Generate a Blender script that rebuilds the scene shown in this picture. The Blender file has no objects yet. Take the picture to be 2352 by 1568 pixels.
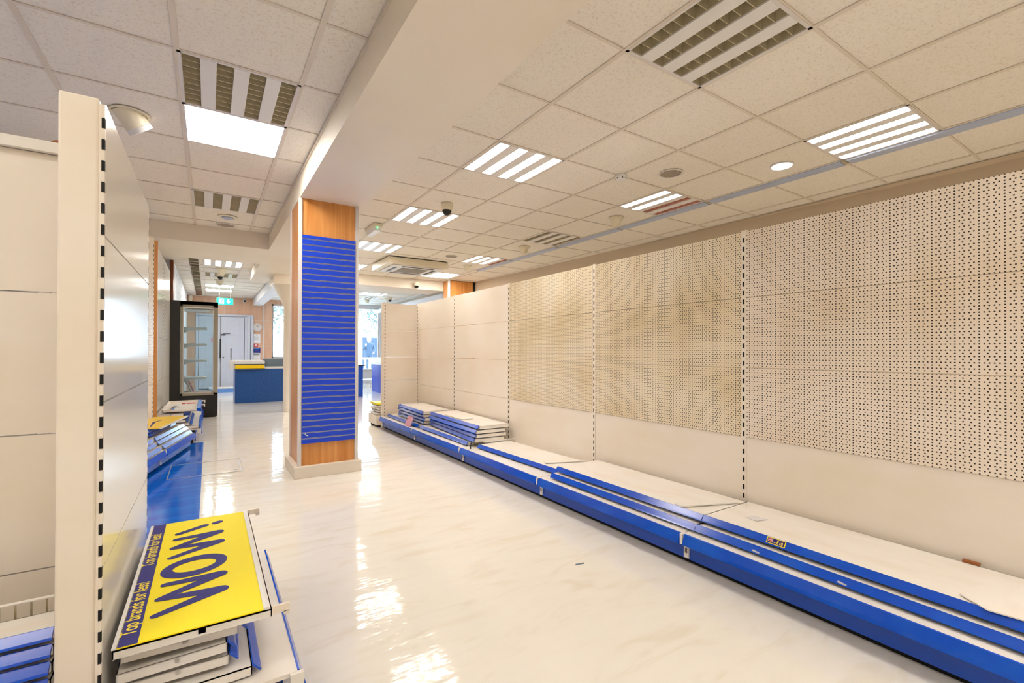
import bpy, math, random
from mathutils import Vector, Matrix
random.seed(7)
C = bpy.context.scene
col = C.collection
PI = math.pi
R = math.radians

# ---------------------------------------------------------------- camera
cam_d = bpy.data.cameras.new('camera')
cam = bpy.data.objects.new('camera', cam_d)
col.objects.link(cam)
C.camera = cam
cam_d.sensor_width = 36.0
cam_d.lens = 1069.88 / 2352 * 36.0
cam_d.shift_x = -9.14 / 2352
cam_d.shift_y = 15.66 / 2352
cam_d.clip_start = 0.02
cam_d.clip_end = 300
yaw, pitch, roll = R(33.41), R(0.34), R(0.13)
fw = Vector((math.sin(yaw)*math.cos(pitch), math.cos(yaw)*math.cos(pitch), math.sin(pitch)))
rt = Vector((math.cos(yaw), -math.sin(yaw), 0))
up = rt.cross(fw)
rt2 = rt*math.cos(roll) + up*math.sin(roll)
up2 = up*math.cos(roll) - rt*math.sin(roll)
M = Matrix((rt2, up2, -fw)).transposed().to_4x4()
M.translation = Vector((0, 0, 1.08))
cam.matrix_world = M

# ---------------------------------------------------------------- view, world, sun
C.view_settings.view_transform = 'Standard'
C.view_settings.look = 'None'
C.view_settings.gamma = 1
C.view_settings.use_curve_mapping = False
C.view_settings.exposure = 0.02
w = bpy.data.worlds.new('daylight')
C.world = w
w.use_nodes = True
bg = w.node_tree.nodes['Background']
bg.inputs['Color'].default_value = (0.66, 0.82, 1.0, 1)
bg.inputs['Strength'].default_value = 34.0

LAMP = 38.0       # brightness of the lit louvre lamps
PANEL = 26.0

# ---------------------------------------------------------------- materials
def srgb(r, g, b):
    def f(c):
        c /= 255.0
        return c/12.92 if c <= 0.04045 else ((c+0.055)/1.055)**2.4
    return (f(r), f(g), f(b), 1)

def mat(name, rgb, rough=0.5, metal=0.0, spec=None, noise=None, bump=None, emit=None, coat=None):
    m = bpy.data.materials.new(name)
    m.use_nodes = True
    nt = m.node_tree
    b = nt.nodes['Principled BSDF']
    c = srgb(*rgb)
    b.inputs['Base Color'].default_value = c
    b.inputs['Roughness'].default_value = rough
    b.inputs['Metallic'].default_value = metal
    if spec is not None: b.inputs['Specular IOR Level'].default_value = spec
    if coat: b.inputs['Coat Weight'].default_value = coat
    if emit:
        b.inputs['Emission Color'].default_value = (*emit[0], 1)
        b.inputs['Emission Strength'].default_value = emit[1]
    tc = None
    if noise or bump:
        tc = nt.nodes.new('ShaderNodeTexCoord')
    if noise:   # (scale xyz, rgb2, lo, hi)
        mp = nt.nodes.new('ShaderNodeMapping'); mp.inputs['Scale'].default_value = noise[0]
        n = nt.nodes.new('ShaderNodeTexNoise'); n.inputs['Scale'].default_value = 1.0
        n.inputs['Detail'].default_value = 5
        rp = nt.nodes.new('ShaderNodeValToRGB')
        rp.color_ramp.elements[0].position = noise[2]; rp.color_ramp.elements[0].color = c
        rp.color_ramp.elements[1].position = noise[3]; rp.color_ramp.elements[1].color = srgb(*noise[1])
        nt.links.new(tc.outputs['Object'], mp.inputs['Vector'])
        nt.links.new(mp.outputs[0], n.inputs['Vector'])
        nt.links.new(n.outputs['Fac'], rp.inputs['Fac'])
        nt.links.new(rp.outputs['Color'], b.inputs['Base Color'])
    if bump:    # (scale xyz, strength, distance)
        mp = nt.nodes.new('ShaderNodeMapping'); mp.inputs['Scale'].default_value = bump[0]
        n = nt.nodes.new('ShaderNodeTexNoise'); n.inputs['Scale'].default_value = 1.0
        n.inputs['Detail'].default_value = 3
        bp = nt.nodes.new('ShaderNodeBump'); bp.inputs['Strength'].default_value = bump[1]
        bp.inputs['Distance'].default_value = bump[2]
        nt.links.new(tc.outputs['Object'], mp.inputs['Vector'])
        nt.links.new(mp.outputs[0], n.inputs['Vector'])
        nt.links.new(n.outputs['Fac'], bp.inputs['Height'])
        nt.links.new(bp.outputs['Normal'], b.inputs['Normal'])
    return m

M_ = {}
M_['tile'] = mat('ceiling_tile', (240, 233, 222), 0.9, noise=((90, 90, 90), (222, 212, 197), 0.52, 0.72), bump=((160, 160, 160), 0.25, 0.002))
M_['tbar'] = mat('ceiling_grid', (222, 211, 196), 0.45)
M_['plaster'] = mat('painted_plaster', (240, 231, 217), 0.55, noise=((0.8, 0.8, 0.8), (234, 222, 204), 0.4, 0.7))
M_['wallpaint'] = mat('wall_paint', (206, 188, 164), 0.7)
M_['whitewall'] = mat('white_wall', (232, 232, 236), 0.6)
M_['cream'] = mat('cream_metal', (248, 238, 224), 0.3, noise=((1.3, 1.3, 2.6), (240, 225, 202), 0.42, 0.75))
M_['cream2'] = mat('cream_gloss_metal', (240, 235, 226), 0.15)
M_['creamtop'] = mat('cream_shelf_metal', (246, 240, 232), 0.28, noise=((3, 9, 3), (238, 228, 214), 0.5, 0.8))
M_['blue'] = mat('blue_price_strip', (0, 76, 200), 0.18, noise=((5, 5, 5), (20, 96, 212), 0.5, 0.8))
M_['bluekick'] = mat('blue_kick_plate', (0, 74, 190), 0.3)
M_['bluedark'] = mat('navy_panel', (0, 62, 130), 0.35, noise=((60, 60, 60), (14, 84, 156), 0.45, 0.6))
M_['bluelight'] = mat('mid_blue_panel', (104, 156, 226), 0.3)
M_['slat'] = mat('blue_slatwall', (0, 62, 208), 0.4)
M_['black'] = mat('black', (10, 9, 9), 0.4)
M_['dark'] = mat('dark_gap', (16, 12, 10), 0.8)
M_['alu'] = mat('aluminium', (205, 205, 208), 0.28, 0.85)
M_['whitetrim'] = mat('white_trim', (222, 216, 212), 0.3)
M_['white'] = mat('white_plastic', (232, 230, 228), 0.35)
M_['creamplastic'] = mat('cream_plastic', (232, 222, 198), 0.4)
M_['doorwhite'] = mat('white_painted_door', (206, 212, 226), 0.35)
M_['grey'] = mat('grey_frame', (150, 143, 126), 0.4, 0.1)
M_['greyblue'] = mat('grey_counter', (110, 124, 138), 0.5)
M_['yellow'] = mat('yellow_card', (252, 232, 2), 0.4, spec=0.25)
M_['yellow2'] = mat('yellow_rail', (246, 204, 6), 0.35)
M_['navytext'] = mat('navy_print', (34, 30, 122), 0.5, spec=0.25)
M_['yellowtext'] = mat('yellow_print', (250, 226, 30), 0.35)
M_['paper'] = mat('paper', (236, 234, 236), 0.6)
M_['pink'] = mat('pink_card', (226, 176, 196), 0.6, noise=((60, 60, 60), (196, 90, 120), 0.55, 0.6))
M_['red'] = mat('red_print', (204, 40, 60), 0.4)
M_['green'] = mat('exit_green', (10, 190, 150), 0.4, emit=((0.01, 0.55, 0.36), 0.9))
M_['exitwhite'] = mat('exit_white', (240, 255, 250), 0.4, emit=((0.8, 1.0, 0.95), 1.2))
M_['purple'] = mat('purple_scrap', (170, 20, 160), 0.5)
M_['rust'] = mat('rust_brown', (150, 84, 30), 0.6)
M_['smoke'] = mat('tape', (225, 222, 224), 0.5)
M_['battens'] = mat('blue_grey_batten', (176, 188, 214), 0.35)
M_['pinktube'] = mat('pink_louvre', (214, 150, 136), 0.5)
M_['louvre'] = mat('louvre_metal', (196, 186, 158), 0.35, 0.35)
M_['tube'] = mat('lamp_tube', (225, 222, 210), 0.3)
M_['lit'] = mat('lit_lamp', (255, 250, 235), 0.5, emit=((1.0, 0.95, 0.88), LAMP))
M_['led'] = mat('lit_panel', (255, 255, 250), 0.5, emit=((1.0, 0.95, 0.88), PANEL))
M_['downlit'] = mat('lit_downlight', (255, 255, 255), 0.5, emit=((0.85, 0.93, 1.0), 25))
M_['wire'] = mat('chrome_wire', (190, 178, 150), 0.3, 0.7)
M_['bluefloor'] = mat('blue_vinyl', (0, 92, 204), 0.12, noise=((1.2, 14, 1), (16, 118, 220), 0.45, 0.7))
M_['jacket'] = mat('blue_jacket', (10, 28, 44), 0.9)
M_['skin'] = mat('skin', (226, 184, 160), 0.6)
M_['hair'] = mat('hair', (60, 60, 80), 0.7)
M_['bark'] = mat('bark', (52, 54, 56), 0.9)
M_['leaf'] = mat('leaves', (52, 62, 52), 0.9)
M_['pave'] = mat('pavement', (190, 190, 190), 0.9)
M_['facade'] = mat('outside_facade', (225, 225, 222), 0.9)
M_['bluedoor'] = mat('outside_blue_door', (4, 22, 40), 0.8)

def wood(name, a, b_, sc=(26, 26, 1.2)):
    m = mat(name, a, 0.32)
    nt = m.node_tree; b = nt.nodes['Principled BSDF']
    tc = nt.nodes.new('ShaderNodeTexCoord')
    mp = nt.nodes.new('ShaderNodeMapping'); mp.inputs['Scale'].default_value = sc
    n = nt.nodes.new('ShaderNodeTexNoise'); n.inputs['Scale'].default_value = 1; n.inputs['Detail'].default_value = 6
    n.inputs['Distortion'].default_value = 0.4
    rp = nt.nodes.new('ShaderNodeValToRGB')
    rp.color_ramp.elements[0].position = 0.3; rp.color_ramp.elements[0].color = srgb(*a)
    rp.color_ramp.elements[1].position = 0.72; rp.color_ramp.elements[1].color = srgb(*b_)
    nt.links.new(tc.outputs['Object'], mp.inputs['Vector']); nt.links.new(mp.outputs[0], n.inputs['Vector'])
    nt.links.new(n.outputs['Fac'], rp.inputs['Fac']); nt.links.new(rp.outputs['Color'], b.inputs['Base Color'])
    return m
M_['oak'] = wood('oak_veneer', (224, 160, 92), (196, 124, 56))
M_['oakpale'] = wood('pale_wood_panelling', (226, 186, 158), (206, 160, 130), (8, 8, 0.6))
M_['oakdark'] = wood('dark_wood_edge', (120, 60, 22), (90, 40, 12))

def floor_mat():
    m = mat('cream_vinyl_floor', (222, 213, 196), 0.1, spec=0.36)
    nt = m.node_tree; b = nt.nodes['Principled BSDF']
    tc = nt.nodes.new('ShaderNodeTexCoord')
    mp = nt.nodes.new('ShaderNodeMapping'); mp.inputs['Scale'].default_value = (3.0, 11, 1)
    mp.inputs['Rotation'].default_value = (0, 0, R(-14))
    n = nt.nodes.new('ShaderNodeTexNoise'); n.inputs['Scale'].default_value = 1; n.inputs['Detail'].default_value = 6
    n.inputs['Distortion'].default_value = 1.0
    rp = nt.nodes.new('ShaderNodeValToRGB')
    e = rp.color_ramp.elements
    e[0].position = 0.26; e[0].color = srgb(232, 223, 206)
    e[1].position = 0.46; e[1].color = srgb(240, 234, 223)
    x = e.new(0.8); x.color = srgb(242, 237, 228)
    nt.links.new(tc.outputs['Object'], mp.inputs['Vector']); nt.links.new(mp.outputs[0], n.inputs['Vector'])
    nt.links.new(n.outputs['Fac'], rp.inputs['Fac']); nt.links.new(rp.outputs['Color'], b.inputs['Base Color'])
    n2 = nt.nodes.new('ShaderNodeTexNoise'); n2.inputs['Scale'].default_value = 3.0; n2.inputs['Detail'].default_value = 4
    mp2 = nt.nodes.new('ShaderNodeMapping'); mp2.inputs['Scale'].default_value = (1.0, 2.6, 1)
    nt.links.new(tc.outputs['Object'], mp2.inputs['Vector']); nt.links.new(mp2.outputs[0], n2.inputs['Vector'])
    bp = nt.nodes.new('ShaderNodeBump'); bp.inputs['Strength'].default_value = 0.35; bp.inputs['Distance'].default_value = 0.01
    nt.links.new(n2.outputs['Fac'], bp.inputs['Height']); nt.links.new(bp.outputs['Normal'], b.inputs['Normal'])
    mr = nt.nodes.new('ShaderNodeMapRange'); mr.inputs['To Min'].default_value = 0.03; mr.inputs['To Max'].default_value = 0.12
    nt.links.new(n2.outputs['Fac'], mr.inputs['Value']); nt.links.new(mr.outputs[0], b.inputs['Roughness'])
    return m
M_['floor'] = floor_mat()

def peg_mat(name, base, dirt, dust):
    """cream sheet metal punched with two interleaved grids of holes, and dust stains"""
    m = mat(name, base, 0.35)
    nt = m.node_tree; b = nt.nodes['Principled BSDF']
    N = nt.nodes.new; L = nt.links.new
    tc = N('ShaderNodeTexCoord'); sp = N('ShaderNodeSeparateXYZ'); L(tc.outputs['Object'], sp.inputs[0])
    def mth(op, a, bb=None, c=None):
        n = N('ShaderNodeMath'); n.operation = op
        for i, v in enumerate((a, bb, c)):
            if v is None: continue
            if isinstance(v, (int, float)): n.inputs[i].default_value = v
            else: L(v, n.inputs[i])
        return n.outputs[0]
    def grid(px, pz, oz, r):
        fx = mth('SUBTRACT', mth('FRACT', mth('DIVIDE', mth('ADD', sp.outputs['X'], 50*px), px)), 0.5)
        fz = mth('SUBTRACT', mth('FRACT', mth('DIVIDE', mth('ADD', sp.outputs['Z'], oz), pz)), 0.5)
        dx = mth('MULTIPLY', fx, px); dz = mth('MULTIPLY', fz, pz)
        d = mth('SQRT', mth('ADD', mth('MULTIPLY', dx, dx), mth('MULTIPLY', dz, dz)))
        return mth('LESS_THAN', d, r)
    g = mth('MAXIMUM', grid(0.072/5, 0.025, 0.0, 0.0030), grid(0.072/3, 0.025, 0.0125, 0.0030))
    # keep a blank rim
    mp = N('ShaderNodeMapping'); mp.inputs['Scale'].default_value = (2.6, 1, 2.0)
    n = N('ShaderNodeTexNoise'); n.inputs['Scale'].default_value = 1; n.inputs['Detail'].default_value = 5
    L(tc.outputs['Object'], mp.inputs['Vector']); L(mp.outputs[0], n.inputs['Vector'])
    rp = N('ShaderNodeValToRGB'); e = rp.color_ramp.elements
    e[0].position = 0.36; e[0].color = srgb(*base)
    e[1].position = 0.78; e[1].color = srgb(*dirt)
    x = e.new(0.56); x.color = srgb(*dust)
    L(n.outputs['Fac'], rp.inputs['Fac'])
    mx = N('ShaderNodeMix'); mx.data_type = 'RGBA'
    L(g, mx.inputs['Factor']); L(rp.outputs['Color'], mx.inputs['A']); mx.inputs['B'].default_value = srgb(40, 28, 14)
    L(mx.outputs['Result'], b.inputs['Base Color'])
    bp = N('ShaderNodeBump'); bp.invert = True; bp.inputs['Strength'].default_value = 0.6; bp.inputs['Distance'].default_value = 0.002
    L(g, bp.inputs['Height']); L(bp.outputs['Normal'], b.inputs['Normal'])
    return m
M_['peg'] = peg_mat('perforated_cream_panel', (248, 234, 218), (228, 206, 174), (242, 226, 206))
M_['pegdirty'] = peg_mat('dusty_perforated_panel', (246, 232, 206), (206, 186, 140), (234, 216, 182))

def glass_mat():
    m = bpy.data.materials.new('clear_glass'); m.use_nodes = True
    nt = m.node_tree
    for n in list(nt.nodes):
        if n.type != 'OUTPUT_MATERIAL': nt.nodes.remove(n)
    o = nt.nodes['Material Output']
    t = nt.nodes.new('ShaderNodeBsdfTransparent'); t.inputs[0].default_value = (0.9, 0.96, 0.98, 1)
    g = nt.nodes.new('ShaderNodeBsdfGlossy'); g.inputs['Roughness'].default_value = 0.02
    fz = nt.nodes.new('ShaderNodeFresnel'); fz.inputs['IOR'].default_value = 1.45
    mx = nt.nodes.new('ShaderNodeMixShader')
    nt.links.new(fz.outputs[0], mx.inputs[0]); nt.links.new(t.outputs[0], mx.inputs[1]); nt.links.new(g.outputs[0], mx.inputs[2])
    nt.links.new(mx.outputs[0], o.inputs['Surface'])
    return m
M_['glass'] = glass_mat()

# ---------------------------------------------------------------- mesh helpers
class MB:
    def __init__(s): s.v = []; s.f = []; s.m = []
    def add(s, vs, fs, mi=0):
        o = len(s.v); s.v += [tuple(p) for p in vs]
        for f in fs: s.f.append([i+o for i in f]); s.m.append(mi)
        return s
    def box(s, x0, y0, z0, x1, y1, z1, mi=0):
        if x0 > x1: x0, x1 = x1, x0
        if y0 > y1: y0, y1 = y1, y0
        if z0 > z1: z0, z1 = z1, z0
        vs = [(x0,y0,z0),(x1,y0,z0),(x1,y1,z0),(x0,y1,z0),(x0,y0,z1),(x1,y0,z1),(x1,y1,z1),(x0,y1,z1)]
        return s.add(vs, [(0,3,2,1),(4,5,6,7),(0,1,5,4),(1,2,6,5),(2,3,7,6),(3,0,4,7)], mi)
    def quad(s, a, b, c, d, mi=0): return s.add([a,b,c,d], [(0,1,2,3)], mi)
    def prism(s, pts, axis, a0, a1, mi=0):
        """pts: 2D outline; axis x: (y,z); y: (x,z); z: (x,y)"""
        def P(p, a):
            if axis == 'x': return (a, p[0], p[1])
            if axis == 'y': return (p[0], a, p[1])
            return (p[0], p[1], a)
        n = len(pts)
        vs = [P(p, a0) for p in pts] + [P(p, a1) for p in pts]
        fs = [(i, (i+1) % n, n+(i+1) % n, n+i) for i in range(n)]
        fs += [tuple(range(n))[::-1], tuple(range(n, 2*n))]
        return s.add(vs, fs, mi)
    def lathe(s, prof, c=(0,0,0), n=24, mi=0, axis='z'):
        vs = []; fs = []
        for r, z in prof:
            for k in range(n):
                a = 2*PI*k/n
                p = (r*math.cos(a), r*math.sin(a), z)
                if axis == 'y': p = (p[0], p[2], p[1])
                if axis == 'x': p = (p[2], p[0], p[1])
                vs.append((c[0]+p[0], c[1]+p[1], c[2]+p[2]))
        for j in range(len(prof)-1):
            for k in range(n):
                fs.append((j*n+k, j*n+(k+1) % n, (j+1)*n+(k+1) % n, (j+1)*n+k))
        fs.append(tuple(range(n))[::-1]); m = (len(prof)-1)*n
        fs.append(tuple(range(m, m+n)))
        return s.add(vs, fs, mi)
    def tube(s, pts, r, n=8, mi=0):
        pts = [Vector(p) for p in pts]
        vs = []; fs = []
        for i, p in enumerate(pts):
            d = (pts[min(i+1, len(pts)-1)] - pts[max(i-1, 0)]).normalized()
            a = Vector((0,0,1)) if abs(d.z) < 0.9 else Vector((1,0,0))
            u = d.cross(a).normalized(); v = d.cross(u)
            for k in range(n):
                t = 2*PI*k/n
                vs.append(tuple(p + r*(u*math.cos(t) + v*math.sin(t))))
        for j in range(len(pts)-1):
            for k in range(n):
                fs.append((j*n+k, j*n+(k+1) % n, (j+1)*n+(k+1) % n, (j+1)*n+k))
        fs.append(tuple(range(n))); m = (len(pts)-1)*n
        fs.append(tuple(range(m, m+n))[::-1])
        return s.add(vs, fs, mi)
    def build(s, name, mats, parent=None, loc=None, rot=None, smooth=False, bevel=0.0):
        me = bpy.data.meshes.new(name)
        me.from_pydata(s.v, [], s.f)
        if not isinstance(mats, (list, tuple)): mats = [mats]
        for m in mats: me.materials.append(M_[m] if isinstance(m, str) else m)
        for p, mi in zip(me.polygons, s.m): p.material_index = mi
        if smooth:
            for p in me.polygons: p.use_smooth = True
        me.update()
        o = bpy.data.objects.new(name, me); col.objects.link(o)
        if parent is not None: o.parent = parent
        if loc is not None: o.location = loc
        if rot is not None: o.rotation_euler = rot
        if smooth:
            md = o.modifiers.new('split', 'EDGE_SPLIT'); md.split_angle = R(40)
        if bevel:
            md = o.modifiers.new('bevel', 'BEVEL'); md.width = bevel; md.segments = 2; md.limit_method = 'ANGLE'
        return o

def tag(o, label, cat, group=None, kind=None):
    o['label'] = label; o['category'] = cat
    if group: o['group'] = group
    if kind: o['kind'] = kind
    return o
def thing(name, label, cat, loc=(0,0,0), rz=0.0, group=None):
    o = bpy.data.objects.new(name, None); col.objects.link(o)
    o.empty_display_size = 0.1
    o.location = loc; o.rotation_euler = (0, 0, rz)
    return tag(o, label, cat, group)
def struct(o):
    o['kind'] = 'structure'; return o
def dup(root, loc=None, rz=None, label=None):
    r = root.copy(); col.objects.link(r)
    if loc is not None: r.location = loc
    if rz is not None: r.rotation_euler = (0, 0, rz)
    if label: r['label'] = label
    for ch in list(root.children):
        c = ch.copy(); col.objects.link(c); c.parent = r
        for g in list(ch.children):
            d = g.copy(); col.objects.link(d); d.parent = c
    return r

def text_obj(name, s, size, m, parent, mat4, extrude=0.0006, sx=1.0, align='LEFT', bold=0.0):
    cu = bpy.data.curves.new(name, 'FONT'); cu.body = s; cu.size = size; cu.extrude = extrude
    cu.align_x = align; cu.offset = bold
    t = bpy.data.objects.new(name, cu); col.objects.link(t)
    bpy.context.view_layer.update()
    me = bpy.data.meshes.new_from_object(t)
    bpy.data.objects.remove(t)
    me.materials.clear(); me.materials.append(M_[m])
    o = bpy.data.objects.new(name, me); col.objects.link(o)
    me.transform(mat4 @ Matrix.Diagonal((sx, 1, 1, 1)))
    if parent is not None: o.parent = parent
    return o
def frame4(origin, xdir, ydir):
    x = Vector(xdir).normalized(); y = Vector(ydir).normalized(); z = x.cross(y)
    m = Matrix((x, y, z)).transposed().to_4x4(); m.translation = Vector(origin); return m

# ================================================================ SETTING
CH = 2.58
mb = MB(); mb.quad((-4.6,-4.2,0),(5.3,-4.2,0),(5.3,16.0,0),(-4.6,16.0,0))
struct(mb.build('floor', 'floor'))
# blue vinyl inlay and the hatch let into the floor
mb = MB(); mb.box(-1.8,1.2,0,-0.045,6.6,0.0015)
tag(mb.build('floor_inlay', 'bluefloor'), 'glossy blue vinyl strip laid in the cream floor by the left shelving', 'floor covering')
t = thing('floor_hatch', 'rectangular floor hatch with thin metal rim beside the blue vinyl', 'hatch', (-0.02, 5.12, 0.0015))
mb = MB()
for a in ((-0.27,-0.28,0.28,-0.272),(-0.27,0.292,0.28,0.30),(-0.27,-0.28,-0.262,0.30),(0.262,-0.28,0.272,0.30),(0.286,-0.28,0.292,0.30)):
    mb.box(a[0],a[1],0,a[2],a[3],0.0025)
mb.build('rim', 'alu', t)
mb = MB(); mb.box(0.215,-0.20,0,0.245,-0.17,0.003); mb.build('lifting_eye', 'alu', t)

# ceiling: separate tile cells so that the recessed lamps have real openings
def ceiling_cells(mb, tb, xs_, ys_, skip, z=CH, bw=0.013):
    for i in range(len(xs_)-1):
        for j in range(len(ys_)-1):
            cx, cy = (xs_[i]+xs_[i+1])/2, (ys_[j]+ys_[j+1])/2
            if any(a < cx < c and b < cy < d for a, b, c, d in skip): continue
            mb.quad((xs_[i],ys_[j],z+0.004),(xs_[i],ys_[j+1],z+0.004),(xs_[i+1],ys_[j+1],z+0.004),(xs_[i+1],ys_[j],z+0.004))
    for x in xs_: tb.box(x-bw, ys_[0], z-0.002, x+bw, ys_[-1], z+0.003)
    for y in ys_: tb.box(xs_[0], y-bw*0.7, z-0.0012, xs_[-1], y+bw*0.7, z+0.0032)
skip = []
OX, OY, G = 2.328, 1.037, 0.6
def rcell(i, j): return (OX+G*i, OY+G*j, OX+G*(i+1), OY+G*(j+1))
right_lamps = [(-1,0,'off'),(2,0,'on'),(-1,3,'on'),(2,3,'half'),(-1,6,'on'),(2,6,'off'),(-1,9,'on'),(2,9,'three'),(-1,-3,'on'),(2,-3,'on'),(-1,-6,'on'),(2,-6,'on')]
for i, j, k in right_lamps: skip.append(rcell(i, j))
skip += [rcell(2,12), rcell(-1,12)]
LX = [-4.6,-4.16,-3.59,-3.02,-2.45,-1.88,-1.31,-0.725,-0.143,0.43,0.66]
LY = [-4.2] + [2.863+0.6*k for k in range(-11,7)] + [6.77]
Lf = [(-0.143,2.863,0.43,3.463,'off'),(-0.143,5.263,0.43,5.863,'off'),(-0.143,-0.737,0.43,-0.137,'on'),(-2.45,2.863,-1.88,3.463,'on'),(-2.45,-0.737,-1.88,-0.137,'on'),(-1.31,0.463,-0.725,1.063,'on')]  # last lamp is an addition out of view, brightening the left end bay
for f in Lf: skip.append(f[:4])
skip.append((-0.143,3.463,0.43,4.063)); skip.append((-2.45,5.263,-1.88,5.863))
Ff = [(-0.08,9.22,0.49,9.82,'on'),(-0.08,10.70,0.49,11.30,'off')]
for f in Ff: skip.append(f[:4])
skip.append((3.3,12.10,3.95,12.70)); skip.append((3.66,12.95,4.0,13.55))
skip += [(-0.08,12.6,0.49,13.05),(-0.08,13.6,0.49,14.05),(-0.30,9.22,-0.14,15.3)]
mb = MB(); tb = MB()
ceiling_cells(mb, tb, LX, LY, skip)
ceiling_cells(mb, tb, [1.17]+[OX+G*i for i in range(-1,4)]+[4.25,4.85,5.05], [-4.2]+[OY+G*j for j in range(-8,14)]+[9.3], skip)
ceiling_cells(mb, tb, [-4.6,-0.9,-0.62,-0.30,-0.14,-0.08,0.49,1.08], [8.0,8.62,9.22,9.82,10.15,10.70,11.30,11.9,12.6,13.05,13.6,14.05,14.7,15.3,15.5], skip)
ceiling_cells(mb, tb, [1.08,1.8,2.4,3.0,3.3,3.66,3.95,4.55,5.05], [10.1,10.7,11.3,11.9,12.10,12.70,12.95,13.55,14.2,14.8,15.5], skip)
ce = struct(mb.build('ceiling', 'tile'))
struct(tb.build('trim_1', 'tbar'))
# roof slab above everything keeps the daylight out of the ceiling void
mb = MB(); mb.box(-4.8,-4.4,2.86,5.3,16.0,2.9); struct(mb.build('trim_2', 'whitewall'))

# down-stand beams
mb = MB(); mb.box(0.64,-4.2,2.38,1.17,10.1,2.86)
struct(mb.build('trim_3', 'plaster'))
mb = MB(); mb.box(-4.6,6.76,2.38,0.64,8.0,2.86); struct(mb.build('trim_4', 'plaster'))
mb = MB(); mb.box(1.17,9.3,2.38,4.24,10.1,2.86); struct(mb.build('trim_5', 'plaster'))
mb = MB(); mb.box(1.07,10.1,2.38,1.3,15.5,2.86); struct(mb.build('trim_6', 'whitewall'))
mb = MB(); mb.box(0.648,-4.2,2.535,0.672,6.76,2.579); mb.box(0.63,-4.2,2.56,0.645,6.76,2.579)   # edge angle along the beam
struct(mb.build('trim_7', 'tbar'))

# walls
mb = MB(); mb.add([(5.24,-4.2,0),(5.22,0.8,0),(5.03,5.0,0),(4.86,9.3,0),(4.86,9.3,2.86),(5.03,5.0,2.86),(5.22,0.8,2.86),(5.24,-4.2,2.86)],
                  [(0,1,6,7),(1,2,5,6),(2,3,4,5)])
mb.box(4.86,9.3,0,5.25,15.6,2.86)
mb.add([(5.05,-4.2,2.578),(5.05,9.3,2.578),(5.3,9.3,2.578),(5.3,-4.2,2.578)], [(0,1,2,3)])
struct(mb.build('wall_right', 'wallpaint'))
mb = MB(); mb.box(-4.7,-4.2,0,-4.6,8.0,2.86); struct(mb.build('wall_left', 'plaster'))
mb = MB(); mb.box(-4.7,-4.3,0,5.3,-4.2,2.86); struct(mb.build('wall_back', 'plaster'))
mb = MB(); mb.box(-4.6,9.7,0,-0.5,9.8,2.86); mb.box(-0.6,9.8,0,-0.5,15.5,2.86); mb.box(-4.7,8.0,0,-4.6,9.8,2.86)
struct(mb.build('wall_stockroom', 'whitewall'))
mb = MB(); mb.box(-0.54,9.60,0,-0.497,9.70,2.378+0.2); struct(mb.build('trim_8', 'oakdark'))
# far wall: door, left window, right window openings
mb = MB()
DY = 15.5
for a in ((-1.0,0,-0.30,2.86),(-0.30,2.10,1.08,2.86),(1.08,0,1.56,2.86),(1.56,0,2.95,0.85),(1.56,2.46,2.95,2.86),):
    mb.box(a[0],DY,a[1],a[2],DY+0.2,a[3],0)
for a in ((2.95,0,3.1,2.86),(3.1,0,4.78,0.42),(3.1,2.50,4.78,2.86),(4.78,0,5.05,2.86)):
    mb.box(a[0],DY,a[1],a[2],DY+0.2,a[3],1)
mb.box(-0.32,DY+0.06,0,1.1,DY+0.2,2.12,1)  # unseen backing added behind the door leaves to stop daylight leaking through
struct(mb.build('wall_far', ['oakpale','whitewall']))
mb = MB()
for z in (1.2, 1.95): mb.box(1.085,DY-0.004,z,1.55,DY,z+0.006)
for x in (-0.62,0.02,0.36): mb.box(x,DY-0.004,2.11,x+0.006,DY,2.57)
mb.box(1.33,DY-0.02,0,1.36,DY,2.43)
struct(mb.build('trim_9', 'whitetrim'))
mb = MB(); mb.box(4.62,9.95,0,5.0,10.02,2.5); mb.box(4.55,10.0,2.30,4.62,15.4,2.42)
struct(mb.build('trim_10', 'whitewall'))

# door
d1 = bpy.data.objects.new('door_1', None); col.objects.link(d1); d1.location = (0.3,DY,0); struct(d1)
mb = MB()
mb.box(-0.60,-0.05,0,-0.54,0.0,2.06); mb.box(0.56,-0.05,0,0.62,0.0,2.06); mb.box(-0.60,-0.05,2.04,0.78,0.0,2.10); mb.box(0.62,-0.08,0,0.70,0,2.06); mb.box(0.72,-0.06,0,0.78,0,2.06)
mb.build('door_frame', 'doorwhite', d1)
for x0, x1 in ((-0.53,-0.035),(-0.015,0.55)):
    mb = MB(); mb.box(x0,-0.03,0.02,x1,0.01,2.03)
    for z0, z1 in ((0.15,0.55),(0.62,1.25),(1.5,1.95)):
        mb.box(x0+0.12,-0.036,z0,x1-0.1,-0.03,z1); mb.box(x0+0.15,-0.040,z0+0.03,x1-0.13,-0.034,z1-0.03)
    lf = mb.build('door_leaf', 'doorwhite', d1, bevel=0.004)
    mb = MB()
    if x0 > -0.1:
        mb.box(x0-0.01,-0.06,1.50,x0+0.10,-0.03,1.535,0); mb.box(x0+0.05,-0.05,1.545,x0+0.22,-0.035,1.56,0)
        mb.box(x0-0.03,-0.06,0.86,x0-0.005,-0.03,1.40,0); mb.lathe([(0.018,0),(0.018,0.03)], (x0+0.06,-0.06,0.88), 12, 0, 'y')
        mb.build('door_handle', 'black', lf)
    else:
        mb.box(x0+0.28,-0.046,1.30,x0+0.42,-0.041,1.43,0); mb.build('door_notice', 'pink', lf)

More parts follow.
